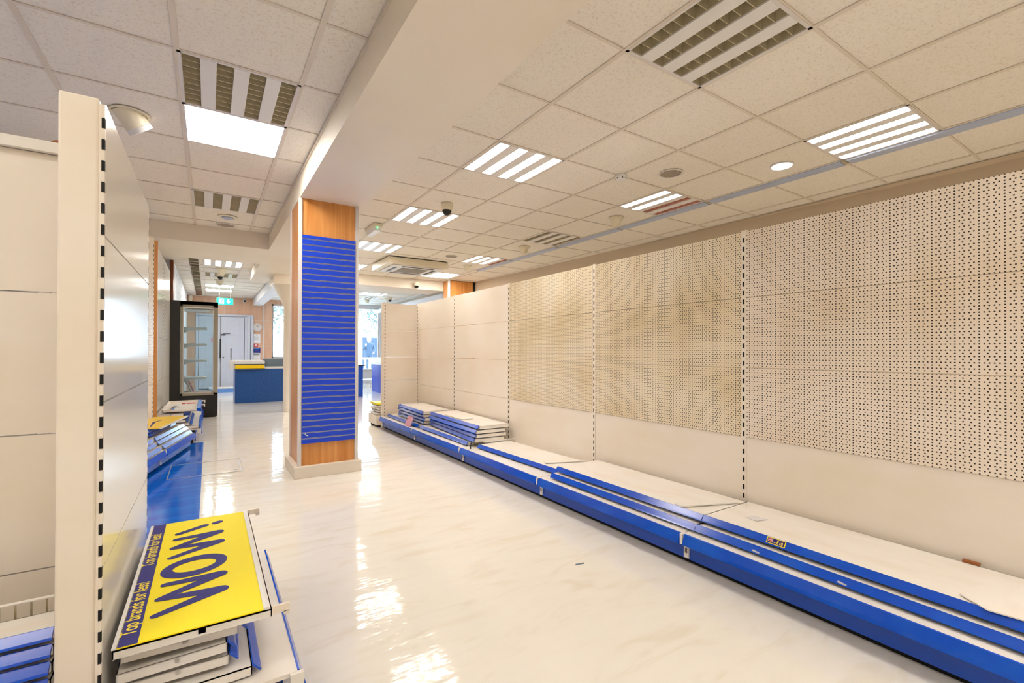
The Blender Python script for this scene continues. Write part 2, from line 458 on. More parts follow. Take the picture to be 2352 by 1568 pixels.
# windows
def window(name, x0, x1, z0, z1, mull):
    wo = bpy.data.objects.new(name, None); col.objects.link(wo); wo.location = (0, DY+0.08, 0); struct(wo)
    mb = MB(); t_ = 0.05
    mb.box(x0,0,z0,x0+t_,0.06,z1); mb.box(x1-t_,0,z0,x1,0.06,z1); mb.box(x0,0,z0,x1,0.06,z0+t_); mb.box(x0,0,z1-t_,x1,0.06,z1)
    for x in mull: mb.box(x-0.025,0,z0,x+0.025,0.06,z1)
    mb.build('window_frame', 'whitetrim', wo)
    mb = MB(); mb.box(x0+0.01,0.028,z0+0.01,x1-0.01,0.032,z1-0.01); mb.build('window_pane', 'glass', wo)
    mb = MB(); mb.box(x0-0.03,-0.14,z0-0.03,x1+0.03,0.0,z0); mb.build('window_sill', 'whitetrim', wo)
window('window_1', 1.56, 2.95, 0.85, 2.46, [2.3])
window('window_2', 3.1, 4.78, 0.42, 2.50, [4.05])

# ================================================================ OUTSIDE
mb = MB(); mb.quad((-20,15.7,-0.02),(30,15.7,-0.02),(30,60,-0.02),(-20,60,-0.02))
tag(mb.build('pavement', 'pave'), 'pale pavement outside the shop windows', 'ground')
t = thing('street_railing', 'white balustrade outside the far right window', 'railing', (3.0,16.25,0))
mb = MB(); mb.box(0,0,0.78,2.6,0.08,0.85); mb.build('top_rail', 'whitetrim', t)
mb = MB(); mb.box(0,0,0.0,2.6,0.08,0.46); mb.build('base_wall', 'greyblue', t)
for k in range(16):
    mb = MB(); mb.box(0.04+k*0.16,0.02,0.46,0.10+k*0.16,0.06,0.78); mb.build('baluster', 'whitetrim', t)
t = thing('building', 'pale facade with a blue doorway across the street', 'building', (8.4,29,0))
mb = MB(); mb.box(-6,0,0,9,3,4.2); mb.build('facade', 'facade', t)
mb = MB(); mb.box(-0.55,-0.05,0,0.75,0.0,1.9); mb.build('doorway', 'bluedoor', t)

def tree(label, x, y, h, cr):
    t = thing('street_tree', label, 'tree', (x,y,0), 0, 'trees outside the windows')
    mb = MB(); mb.tube([(0,0,0),(0.1,0,h*0.35),(-0.05,0.1,h*0.6),(0.2,0,h*0.9)], 0.11)
    for k in range(7):
        a = random.uniform(0,2*PI); z = h*random.uniform(0.35,0.75)
        mb.tube([(0,0,z),(math.cos(a)*cr*0.6,math.sin(a)*cr*0.6,z+0.8),(math.cos(a)*cr,math.sin(a)*cr,z+1.0)], 0.035, 6)
    mb.build('trunk', 'bark', t)
    mb = MB()
    for k in range(900):
        a = random.uniform(0,2*PI); b = random.uniform(-1,1); r = cr*random.uniform(0.5,1.1)
        c = Vector((r*math.cos(a)*math.sqrt(1-b*b), r*math.sin(a)*math.sqrt(1-b*b), h*0.72+r*b*1.1))
        u = Vector((random.uniform(-1,1),random.uniform(-1,1),random.uniform(-1,1))).normalized()*0.09
        v = u.orthogonal().normalized()*0.06
        mb.quad(c-u, c-v, c+u, c+v)
    mb.build('foliage', 'leaf', t)
tree('tree with thin branches right of the blue doorway outside', 7.6, 23.5, 4.6, 1.5)
tree('leafy tree seen left of the blue-jacketed person outside', 4.7, 22.5, 4.2, 1.2)
tree('leafy tree behind the far left window', 1.6, 19.0, 4.4, 1.3)

# person outside in a blue jacket, one hand raised to the face
def person(x, y):
    t = thing('person', 'person in a blue jacket standing outside the far window', 'person', (x,y,0), R(160))
    vs = [(0,0,0.95),(0,0,1.15),(0,0,1.36),(0,0,1.46),          # pelvis chest neckbase
          (-0.19,0,1.36),(-0.25,0.02,1.12),(-0.22,0.16,0.98),    # left arm
          (0.19,0,1.36),(0.26,0.05,1.12),(0.13,0.20,1.30),       # right arm raised
          (-0.10,0,0.88),(-0.11,0.02,0.5),(-0.11,-0.02,0.09),(-0.11,0.14,0.05),
          (0.10,0,0.88),(0.11,0.02,0.5),(0.11,-0.02,0.09),(0.11,0.14,0.05)]
    es = [(0,1),(1,2),(2,3),(2,4),(4,5),(5,6),(2,7),(7,8),(8,9),(0,10),(10,11),(11,12),(12,13),(0,14),(14,15),(15,16),(16,17)]
    rad = [0.15,0.16,0.17,0.07,0.075,0.06,0.045,0.075,0.06,0.045,0.1,0.07,0.05,0.04,0.1,0.07,0.05,0.04]
    me = bpy.data.meshes.new('body'); me.from_pydata(vs, es, []); me.materials.append(M_['jacket'])
    o = bpy.data.objects.new('body', me); col.objects.link(o); o.parent = t
    md = o.modifiers.new('skin', 'SKIN'); sv = me.skin_vertices[0].data
    for i, r in enumerate(rad): sv[i].radius = (r, r*0.8 if i > 2 else r*0.7)
    sv[0].use_root = True
    sb = o.modifiers.new('sub', 'SUBSURF'); sb.levels = 2; sb.render_levels = 2
    mb = MB(); mb.lathe([(0.03,1.44),(0.055,1.48),(0.075,1.53),(0.085,1.60),(0.08,1.67),(0.05,1.72),(0.01,1.73)], (0,0.01,0), 16)
    mb.add([(-0.015,0.09,1.57),(0.015,0.09,1.57),(0,0.115,1.56),(0,0.09,1.61)], [(0,1,2),(0,2,3),(1,3,2)])
    mb.lathe([(0.015,-0.02),(0.03,0.0),(0.02,0.04)], (0.12,0.21,1.32), 10)
    for k in range(4): mb.tube([(0.10+k*0.014,0.215,1.34),(0.085+k*0.012,0.20,1.40)], 0.007, 6)
    mb.tube([(0.14,0.2,1.33),(0.15,0.18,1.37)], 0.008, 6)
    mb.lathe([(0.015,-0.03),(0.03,0.0),(0.02,0.03)], (-0.21,0.19,0.97), 10)
    mb.build('head_and_hands', 'skin', t, smooth=True)
    mb = MB(); mb.lathe([(0.09,1.56),(0.1,1.64),(0.09,1.70),(0.05,1.745),(0.01,1.75)], (0,-0.012,0), 16)
    mb.build('hair', 'hair', t, smooth=True)
person(6.15, 21.6)

# ================================================================ COLUMN
t = thing('column', 'square wood-clad column with blue slatwall face under the beam', 'column', (0.885,4.55,0))
# local: x -0.245..0.245, y -0.25..0.25
X0, X1, Y0, Y1, TOP = -0.255, 0.245, -0.25, 0.24, 2.38
mb = MB(); mb.box(X0+0.012,Y0+0.012,0.10,X1-0.012,Y1-0.012,TOP); mb.build('wood_cladding', 'oak', t)
mb = MB(); mb.box(X0,Y0-0.0,0.10,X0+0.03,Y0+0.03,TOP); mb.box(X1-0.03,Y0,0.10,X1,Y0+0.03,TOP)
mb.box(X0,Y1-0.02,0.10,X0+0.02,Y1,TOP); mb.box(X1-0.02,Y1-0.02,0.10,X1,Y1,TOP)
mb.build('corner_trims', 'whitetrim', t, bevel=0.003)
zb, zt = 0.288, 2.065
mb = MB(); n = 35; pz = (zt-zb)/(n+0.45)
mb.box(X0+0.03,Y0+0.004,zb,X1-0.03,Y0+0.012,zt)
zz = zb
for k in range(n+1):
    z1 = min(zb+pz*(k+0.72), zt) if k < n else zt
    mb.box(X0+0.031,Y0-0.006,zz,X1-0.031,Y0+0.004,z1)
    zz = zb+pz*(k+0.72)+0.011
sp_ = mb.build('slatwall_panel', 'slat', t)
mb = MB()
for k in range(n):
    z = zb+pz*(k+0.72)
    mb.box(X0+0.032,Y0-0.0045,z+0.0005,X1-0.032,Y0+0.003,z+0.0035); mb.box(X0+0.032,Y0-0.0045,z+0.0075,X1-0.032,Y0+0.003,z+0.0105)
mb.build('groove_inserts', 'alu', sp_)
mb = MB(); mb.prism([(X0-0.03,Y0-0.03),(X1+0.025,Y0-0.03),(X1+0.025,Y1+0.03),(X0-0.03,Y1+0.03)], 'z', 0, 0.10)
mb.build('skirting', 'plaster', t, bevel=0.004)
mb = MB(); mb.tube([(X0+0.055,Y0-0.012,0.375),(X0+0.065,Y0-0.02,0.36),(X0+0.08,Y0-0.012,0.355)], 0.004)
mb.build('hook', 'white', t)

# cream round column with flared head
t = thing('round_column', 'cream round column with flared square head behind the slatwall column', 'column', (1.22,9.1,0))
mb = MB(); mb.lathe([(0.13,0),(0.13,0.02),(0.125,0.03),(0.125,1.86),(0.15,1.92),(0.28,2.2),(0.30,2.22)], (0,0,0), 32)
mb.build('shaft', 'cream', t, smooth=True)
mb = MB(); mb.box(-0.31,-0.31,2.22,0.31,0.31,2.38); mb.build('capital', 'cream', t)

# wood-clad pier beyond the right shelving
t = thing('wood_pier', 'oak-clad wall pier rising behind the far end of the right shelving', 'pier', (4.53,9.12,0))
mb = MB(); mb.box(-0.29,-0.11,0,0.28,0.17,2.575); mb.build('wood_cladding', 'oak', t)
mb = MB(); mb.box(-0.31,-0.13,0,-0.27,-0.09,2.575); mb.build('corner_trim', 'whitetrim', t)
mb = MB(); mb.box(0.28,-0.12,0,0.33,-0.06,2.575); mb.build('dark_edge', 'black', t)

# ================================================================ SHELVING
def slots(mb, x0, x1, y, z0, z1, pitch=0.05, h=0.027, mi=1):
    z = z0
    while z + h < z1:
        mb.box(x0, y-0.0012, z, x1, y+0.001, z+h, mi); z += pitch

def gondola(label, loc, rz, W, H, D, panels, right_end=True, left_end=True, kick=True, group=None, name='shelving_bay', upw=0.03):
    """local x along the run, back panels at y=0, the shop side towards -y"""
    t = thing(name, label, 'shelving', loc, rz, group)
    for z0, z1, kind in panels:
        mb = MB(); inset = 0.006 if kind == 'low' else 0.0
        mb.box(upw/2, inset, z0+0.0012, W-upw/2, 0.018+inset, z1-0.0012)
        mb.build('back_panel', {'plain':'cream','low':'cream','peg':'peg','pegd':'pegdirty','gloss':'cream2'}[kind], t)
    def upright(x):
        mb = MB(); mb.box(x-upw/2,0.002,0.0,x+upw/2,0.06,H+0.004,0)
        slots(mb, x-0.005, x+0.005, 0.002, 0.2, H-0.03)
        mb.build('upright', ['cream','dark'], t)
    if left_end: upright(0)
    if right_end: upright(W)
    bh = 0.165
    mb = MB(); mb.box(0.004,-D,bh-0.012,W-0.004,-0.003,bh); mb.box(0.004,-D,bh-0.04,W-0.004,-D+0.004,bh-0.012)
    mb.build('base_shelf', 'creamtop', t)
    mb = MB(); mb.prism([(-D,bh+0.001),(-D-0.006,bh-0.001),(-D-0.02,bh-0.036),(-D-0.024,bh-0.05),(-D-0.018,bh-0.054),(-D-0.002,bh-0.046)], 'x', 0.012, W-0.012)
    mb.build('price_strip', 'blue', t)
    if kick:
        mb = MB(); mb.box(0.004,-D+0.035,0.028,W-0.004,-D+0.045,bh-0.03); mb.build('kick_plate', 'bluekick', t)
        mb = MB(); mb.box(0.0,-D+0.065,0.0,W,-D+0.08,bh-0.035); mb.build('plinth', 'dark', t)
        mb = MB(); mb.box(-0.014,-D+0.026,0.035,0.014,-D+0.036,bh-0.04,0)
        for x in (-0.006,0.003): mb.box(x,-D+0.0245,0.06,x+0.003,-D+0.0265,0.085,1); mb.box(x,-D+0.0245,0.112,x+0.003,-D+0.0265,0.117,1)
        mb.build('foot_bracket', ['creamtop','dark'], t)
        mb = MB(); mb.box(-0.007,-D-0.016,bh-0.05,0.007,-D+0.02,bh-0.001); mb.build('end_clip', 'creamtop', t)
    return t

P3 = [(0.170,0.595,'low'),(0.597,0.989,'pegd'),(0.991,1.383,'pegd'),(1.385,1.764,'pegd')]
P3c = [(0.170,0.595,'low'),(0.597,0.989,'peg'),(0.991,1.383,'peg'),(1.385,1.764,'peg')]
PP = [(0.170,0.360,'plain'),(0.362,0.595,'plain'),(0.597,0.989,'plain'),(0.991,1.383,'plain'),(1.385,1.764,'plain')]
XB = 2.54
ups = [1.50, 2.735, 3.99, 5.24, 6.46]
RZ = R(-90)
gr = 'shelving bays along the right wall'
bays = [
 (0.25, 1.50, P3c, 'perforated cream shelving bay nearest the camera at the right edge', False),
 (1.50, 2.735, P3, 'perforated shelving bay, second from the right edge of the photo', False),
 (2.735, 3.99, P3, 'dustiest and farthest of the three perforated shelving bays', False),
 (3.99, 5.24, PP, 'plain-backed shelving bay next to the perforated ones', False),
 (5.24, 6.46, PP, 'plain-backed shelving bay in the far corner by the end wing', False)]
for y0, y1, P, lab, _ in bays:
    g = gondola(lab, (XB, y1, 0), RZ, y1-y0, 1.766, 0.54, P, right_end=(y0 < 0.3), group=gr)
    for ch in g.children:
        if ch.name.startswith('back_panel') and 'low' not in ch.name: pass

# end wing across the far end of the run
t = thing('end_wing', 'cream slotted end wing closing the far end of the right shelving', 'shelving', (2.06,6.49,0))
mb = MB()
for z0, z1 in ((0.0,0.32),(0.322,0.66),(0.662,0.99),(0.992,1.36),(1.362,1.75)): mb.box(0.02,0,z0+0.002,0.50,0.02,z1)
mb.build('wing_panel', 'cream', t)
mb = MB(); mb.box(-0.03,-0.01,0.0,0.02,0.05,1.755,0); slots(mb, 0.004, 0.014, -0.010, 0.05, 1.74); mb.build('upright', ['cream','dark'], t)
# bay behind the wing, facing away
t = thing('end_shelving', 'low cream base shelf sticking out behind the end wing', 'shelving', (1.98,6.56,0))
mb = MB(); mb.box(0,0,0.03,0.9,0.4,0.165); mb.build('base_box', 'cream', t)
mb = MB(); mb.box(0.02,0.02,0.0,0.88,0.36,0.03); mb.build('plinth', 'dark', t)

# loose shelf boards
def loose_shelf(label, x, y, z, W, D, rz, group=None, tilt=(0,0), strip='blue', h=0.040, lip=True, traymat='creamtop', tabs=False):
    t = thing('loose_shelf', label, 'shelf board', (x,y,z), rz, group)
    t.rotation_euler = (tilt[0], tilt[1], rz)
    mb = MB()
    mb.box(0,-D,h-0.006,W,0,h-0.003); mb.box(0,-D,0.006,W,-D+0.0025,h-0.003); mb.box(0,-0.0025,0.004,W,0,h-0.003)
    mb.box(0,-D,0.006,0.0025,0,h-0.003); mb.box(W-0.0025,-D,0.006,W,0,h-0.003)
    mb.box(0,-D*0.55,h-0.018,W,-D*0.5,h-0.006)
    mb.build('tray', traymat, t)
    if lip:
        mb = MB(); mb.prism([(-D,h+0.001),(-D-0.003,h+0.001),(-D-0.020,0.017),(-D-0.024,0.012),(-D-0.020,0.010),(-D-0.002,h-0.006)], 'x', 0.004, W-0.004)
        mb.build('price_strip', strip, t)
    if tabs:
        for xx in (0.0, W):
            mb = MB(); mb.box(xx-0.004,-D-0.045,0.012,xx+0.004,-D,0.034); mb.box(xx-0.004,-D-0.045,0.004,xx+0.004,-D-0.03,0.014); mb.build('hook_tab', 'cream', t)
    return t
gl = 'loose shelf boards on the right base shelves'
# local x along the run (towards the camera), origin at the far end of the back edge
ZB = 0.1655
loose_shelf('lower loose shelf board in the nearest perforated bay, under the priced one', XB-0.02, 1.475, ZB, 1.20, 0.452, RZ, gl)
s_tag = loose_shelf('upper loose shelf board carrying the yellow price label', XB-0.02, 1.465, ZB+0.04, 1.20, 0.40, RZ, gl)
loose_shelf('lower loose shelf board in the middle perforated bay', XB-0.02, 2.66, ZB, 1.20, 0.452, RZ, gl)
loose_shelf('upper loose shelf board in the middle perforated bay', XB-0.03, 2.66, ZB+0.04, 1.20, 0.392, RZ, gl)
loose_shelf('single loose shelf board in the dustiest perforated bay, beside the blue stack', XB-0.07, 3.86, ZB, 1.15, 0.345, R(-88.2), gl)
loose_shelf('bottom shelf board under the near blue stack', XB-0.03, 5.19, ZB, 1.19, 0.42, RZ, gl)
loose_shelf('bottom shelf board under the far blue stack by the end wing', XB-0.03, 6.38, ZB, 1.14, 0.42, RZ, gl)
names = ['lowest','second','third','topmost']
for k in range(4):
    rr = R(-90 - 3.2 + 0.6*k); off = (0.0, 0.012, -0.012, 0.016)[k]
    loose_shelf('%s shelf board of the near blue stack, above its bottom board' % names[k], XB-0.045+off, 5.11, ZB+0.04*(k+1), 1.22, 0.31+0.012*(k % 2), rr, gl)
for k in range(4):
    loose_shelf('%s shelf board of the far blue stack, above its bottom board' % names[k], XB-0.045, 6.13-0.03*(k % 2), ZB+0.04*(k+1), 0.92, 0.34, R(-90.5-0.5*k), gl)
# stack behind the wing
for k in range(5):
    tp = k == 4
    loose_shelf(['lowest','second lowest','middle','second highest','yellow topmost'][k]+' board of the small pile behind the end wing', 2.0+0.02*(k % 2), 6.60, 0.166+0.034*k, 0.34, 0.34, R(4*((k*7) % 3-1)) + PI/2 - R(90), 'boards behind the end wing', traymat='yellow' if tp else 'creamtop', lip=False, h=0.032).location[1] += 0.345

# price label on the upper board
t = thing('price_label', 'small yellow and purple price label reading only €10 on a blue strip', 'label', (0,0,0))
o0 = Vector((2.098,1.135,0.2445)); o0.x = XB-0.02-0.40-0.0062
bx = Vector((0,-1,0)); by = Vector((0.017,0,0.024)).normalized(); nz = bx.cross(by)
o0 = Vector((XB-0.02-0.40-0.020, 1.135, ZB+0.04+0.0168)) + nz*0.0014
def lab(u0,v0,u1,v1,m,nm,lift):
    mb = MB(); q = [o0+bx*u+by*v*0.86+nz*lift for u, v in ((u0,v0),(u1,v0),(u1,v1),(u0,v1))]
    q2 = [p+nz*0.0002 for p in q]
    mb.add(q+q2, [(0,1,2,3),(4,5,6,7),(0,1,5,4),(1,2,6,5),(2,3,7,6),(3,0,4,7)]); return mb.build(nm, m, t)
lab(0,0,0.082,0.034,'yellow','card',0)
lab(0.004,0.004,0.078,0.0305,'navytext','print_field',0.0004)
lab(0.007,0.010,0.027,0.029,'whitetrim','logo_border',0.0008)
lab(0.0085,0.0115,0.0255,0.0275,'red','logo',0.0012)
lab(0.009,0.018,0.025,0.022,'whitetrim','logo_band',0.0016)
text_obj('price_text', '€10', 0.019, 'yellowtext', t, frame4(o0+bx*0.043+by*0.0065+nz*0.001, bx, by), 0.0002, 0.9, bold=0.0004)
text_obj('small_text', 'only', 0.010, 'yellowtext', t, frame4(o0+bx*0.026+by*0.007+nz*0.001, bx, by), 0.0002, 0.9)

# scraps and fittings left on the shelving
def scrap(name, label, cat, pts, z, h, m, group=None):
    mb = MB(); mb.prism(pts, 'z', z, z+h); return tag(mb.build(name, m), label, cat, group)
gb = 'cream shelf brackets left on the right shelving'
def bracket(label, x, y, z, rz, L=0.34):
    t = tag(MB().prism([(0,0),(L,0.0),(L,0.012),(0.05,0.05),(0,0.05)], 'z', 0, 0.006).build('shelf_bracket', 'creamtop', None, (x,y,z), (0,0,rz)), label, 'bracket', gb)
    return t
bracket('cream bracket lying at the near end of the middle perforated bay', 2.11, 1.60, ZB+0.081, R(-22), 0.36)
bracket('cream bracket lying on the single board in the dustiest bay', 2.19, 2.90, ZB+0.041, R(-20), 0.34)
bracket('cream bracket beside the near end of the blue stack', 2.20, 3.86, ZB+0.041, R(2), 0.36)
MBl = MB(); MBl.tube([(2.04,3.86,ZB+0.006),(2.06,3.90,ZB+0.03),(2.11,3.96,ZB+0.052)], 0.006)
tag(MBl.build('cable_tie', 'black'), 'black cable tie lying on the base shelf beside the blue stack', 'cable tie')
scrap('purple_scrap', 'tiny purple scrap at the foot of the nearest slotted upright', 'scrap', [(2.49,1.475),(2.515,1.49),(2.53,1.478),(2.515,1.463)], ZB+0.004, 0.01, 'purple')
scrap('tape_patch', 'pale tape patch on the top board near the slotted upright', 'tape', [(2.26,1.27),(2.33,1.25),(2.33,1.31),(2.27,1.33)], ZB+0.0785, 0.0006, 'smoke')
scrap('torn_card', 'torn cream card draped over the top board at the right edge', 'card', [(2.10,0.42),(2.16,0.50),(2.30,0.48),(2.38,0.40),(2.36,0.30),(2.12,0.30)], ZB+0.081, 0.004, 'creamtop')
scrap('rust_offcut', 'small brown wooden offcut against the back panel at the right edge', 'offcut', [(2.515,0.575),(2.536,0.575),(2.536,0.525),(2.515,0.525)], ZB+0.0785, 0.008, 'rust')
gs = 'white paint scuffs on the lower board strip'
for i, (y, lab_) in enumerate(((1.17,'upper-left white scuff on the lower board strip'),(0.83,'white scuff nearer the right edge on the lower board strip'))):
    x = XB-0.02-0.452-0.0175
    tag(MB().prism([(y,ZB+0.018),(y-0.03,ZB+0.014),(y-0.034,ZB+0.020),(y-0.004,ZB+0.025)], 'x', x-0.0035, x-0.001).build('paint_scuff', 'smoke'), lab_, 'scuff', gs)
# pink card leaning on the strip
mb = MB(); mb.add([(2.018,5.55,ZB+0.001),(2.018,5.36,ZB+0.001),(2.066,5.37,ZB+0.115),(2.066,5.54,ZB+0.115),(2.016,5.55,ZB+0.001),(2.016,5.36,ZB+0.001),(2.064,5.37,ZB+0.115),(2.064,5.54,ZB+0.115)],
     [(0,1,2,3),(4,5,6,7),(0,1,5,4),(1,2,6,5),(2,3,7,6),(3,0,4,7)])
tag(mb.build('price_card', 'pink'), 'pink printed price card leaning on the far blue stack', 'card')
mb = MB(); mb.box(2.20,4.35,ZB+0.2015,2.33,4.78,ZB+0.206)
tag(mb.build('card_offcut', 'creamtop'), 'thin cream offcut lying on top of the near blue stack', 'offcut')
mb = MB(); mb.box(2.165,5.12,ZB+0.0,2.166,5.13,ZB+0.001)

# ---------------------------------------------------------------- left near shelving
LZ = R(90)
XL = -0.205
# local x along +Y
g1 = gondola('glossy cream shelving bay on the left with the yellow sign on its base', (XL-0.003,1.455,0), LZ, 0.985, 1.67, 0.425,
        [(0.170,0.56,'gloss'),(0.562,0.955,'gloss'),(0.957,1.35,'gloss'),(1.352,1.668,'gloss')], left_end=False)
# slotted post / end cap
t = thing('slotted_post', 'tall cream slotted shelving post at the left, nearest the camera', 'post', (0,0,0))
mb = MB(); mb.box(-0.288,1.45,0,-0.2175,1.90,1.672); mb.build('post_cover', 'cream', t, bevel=0.005)
mb = MB(); mb.box(-0.2165,1.442,0,-0.2060,1.452,1.655,0)
z = 0.1
while z < 1.625:
    mb.box(-0.2118,1.4405,z,-0.2058,1.450,z+0.024,1); z += 0.05
mb.build('slotted_edge', ['cream','dark'], t)
# end bay facing the camera
t = thing('end_bay', 'cream end bay at the left edge, facing the camera, behind the slotted post', 'shelving', (0,0,0))
for z0, z1 in ((0.17,0.455),(0.457,0.84),(0.842,1.245),(1.247,1.645)):
    mb = MB(); mb.box(-1.30,1.86,z0,-0.292,1.88,z1-0.002); mb.build('back_panel', 'cream', t)
mb = MB(); mb.box(-1.30,1.84,1.645,-0.292,1.90,1.675); mb.build('top_cap', 'creamtop', t)
mb = MB(); mb.box(-1.30,1.48,0.10,-0.292,1.86,0.165); mb.build('base_shelf', 'creamtop', t)
mb = MB(); mb.box(-1.28,1.52,0.0,-0.30,1.86,0.10); mb.build('kick_plate', 'bluekick', t)
for k in range(7):
    loose_shelf(['bottom','second from bottom','third from bottom','middle','third from top','second from top','top'][k]+' blue-fronted board stacked in the end bay at the left edge',
        -1.27, 1.69, ZB+0.0335*k, 0.96, 0.195-0.015*k, 0.0, 'boards stacked in the end bay', h=0.0335)
t = thing('wire_divider', 'low wire divider standing behind the blue boards at the left edge', 'divider', (-1.28,1.705,0.0))
mb = MB()
for k in range(34): mb.tube([(k*0.029,0,ZB+0.01),(k*0.029,0,0.430)], 0.0022, 6)
mb.build('vertical_wires', 'wire', t)
mb = MB(); mb.tube([(-0.01,0,0.430),(0.98,0,0.430)], 0.004, 8); mb.build('top_rail', 'creamtop', t)
MB().prism([(-0.40,1.86),(-0.33,1.85),(-0.31,1.87),(-0.36,1.89)], 'z', 1.675, 1.69)
tag(MB().lathe([(0.0,0.0),(0.03,0.004),(0.022,0.012),(0.005,0.016)], (-0.36,1.872,1.675), 12).build('dust_clump', 'rust', smooth=True), 'dark dust clump on top of the end bay at the left', 'dust')

# stack under the sign (local x along +Y, front towards +X)
gw = 'boards piled under the yellow sign'
spec = [('lowest and deepest', 0.040*0, 0.300, 0.0), ('second', 0.040, 0.245, R(2.4)), ('third', 0.078, 0.240, R(-1.0)), ('fourth', 0.116, 0.262, R(3.0))]
for nm_, dz, D, a in spec:
    loose_shelf('%s blue-lipped board in the pile under the yellow sign' % nm_, -0.188+0.006*(nm_ == 'fourth'), 1.50+{'second':0.03,'third':0.012,'fourth':0.035}.get(nm_,0), ZB+dz, 0.93, D-0.006, LZ-a, gw, h=0.034)
loose_shelf('topmost cream board, directly under the yellow sign', -0.192, 1.485, ZB+0.156, 0.955, 0.345, LZ, gw, h=0.030, lip=False, tabs=True, tilt=(0,0))
# the sign
SZ = 0.3540
t = thing('wow_sign', 'yellow and navy sign reading WOW! lying on the pile of boards', 'sign', (-0.183,1.478,SZ))
# local: X across (right), Y away from the camera
SW, SL = 0.315, 0.945
mb = MB(); mb.box(0,0,0,SW,SL,0.003); mb.build('sign_board', 'yellow', t)
mb = MB(); mb.box(0.0005,0.0005,0.003,0.040,SL-0.0005,0.0034); mb.build('navy_band', 'navytext', t)
for y in (0.05, 0.505):
    text_obj('slogan', 'Top brands for less!', 0.050, 'yellowtext', t, frame4((0.032,y,0.0036),(0,1,0),(-1,0,0)), 0.0002, 0.80, bold=0.0004)
def stroke(mb, pts, wd, z=0.0034, h=0.0005, n=10):
    """round-ended stroke through 2D points with widths"""
    out = []
    for i in range(len(pts)-1):
        (x0,y0),(x1,y1) = pts[i], pts[i+1]; w0, w1 = wd[i], wd[i+1]
        d = Vector((x1-x0,y1-y0)).normalized(); nn = Vector((-d.y,d.x))
        p = []
        a0 = math.atan2(nn.y,nn.x)
        for k in range(n+1):
            a = a0 + PI*k/n; p.append((x0+w0*math.cos(a), y0+w0*math.sin(a)))
        for k in range(n+1):
            a = a0 + PI + PI*k/n; p.append((x1+w1*math.cos(a), y1+w1*math.sin(a)))
        zz = z + 0.00012*i
        mb.prism(p, 'z', zz, zz+h)
    return mb
def P_(X, Y): return (X+0.183, Y-1.478)
def letter(name, f): mb = MB(); f(mb); mb.build(name, 'navytext', t)
letter('letter', lambda m: stroke(m, [P_(-0.118,1.60),P_(0.035,1.675),P_(-0.115,1.70),P_(0.035,1.79),P_(-0.108,1.795)], [0.0120,0.0205,0.0125,0.0205,0.0125]))
letter('letter', lambda m: stroke(m, [P_(-0.105,2.015),P_(0.035,2.095),P_(-0.103,2.11),P_(0.035,2.205),P_(-0.098,2.20)], [0.0120,0.0205,0.0125,0.0205,0.0125]))
def ring(m):
    cx, cy = P_(-0.035,1.905); n = 40; vs = []; fs = []
    for k in range(n):
        a = 2*PI*k/n
        for rx, ry in ((0.092,0.084),(0.060,0.044)):
            for z in (0.0034,0.0040): vs.append((cx+rx*math.cos(a)+ry*0.12*math.sin(a), cy+ry*math.sin(a), z))
    for k in range(n):
        a = 4*k; b = 4*((k+1) % n)
        fs += [(a+1,b+1,b+3,a+3),(a,a+1,b+1,b),(a+2,b+2,b+3,a+3)]
    m.add(vs, fs)
letter('letter', ring)
letter('exclamation_mark', lambda m: (stroke(m, [P_(-0.095,2.262),P_(-0.010,2.315)], [0.013,0.015]), stroke(m, [P_(0.028,2.325),P_(0.040,2.333)], [0.015,0.015])))
mb = MB(); mb.box(SW,0.0,0.0,SW+0.012,SL,0.006); mb.box(-0.010,0,0.0,-0.001,SL,0.004); mb.build('white_edging', 'white', t)

# ---------------------------------------------------------------- left far shelving (angled run, then straight run)
ang = math.atan2(0.979, 0.203)
ux, uy = 0.203, 0.979
gloss = [(0.170,0.70,'gloss'),(0.702,1.235,'gloss'),(1.237,1.77,'gloss'),(1.772,2.298,'gloss')]
pegp = [(0.170,0.70,'plain'),(0.702,1.235,'peg'),(1.237,1.90,'peg'),(1.902,2.298,'plain')]
for k, (s0, lab_) in enumerate(((-1.0,'angled perforated shelving bay nearest the floor hatch, left side'),(-2.0,'angled shelving bay mostly hidden behind the glossy left bay'),)):
    gondola(lab_, (-0.50+ux*s0-0.002, 6.42+uy*s0-0.03, 0), ang, 1.0, 2.3, 0.38, pegp, right_end=(k == 0), group='angled shelving bays on the left')
for y0, lab_ in ((6.58,'tall glossy shelving bay before the display cabinet, nearer half'),(7.78,'tall glossy shelving bay right beside the display cabinet')):
    gondola(lab_, (-0.505,y0,0), LZ, 1.18, 2.3, 0.42, gloss, right_end=(y0 > 7), group='tall shelving bays on the left')
mb = MB(); mb.box(-0.53,6.52,0,-0.478,6.56,2.3); tag(mb.build('wood_edge_post', 'oak'), 'narrow wood-edged post between the angled and straight left shelving', 'post')
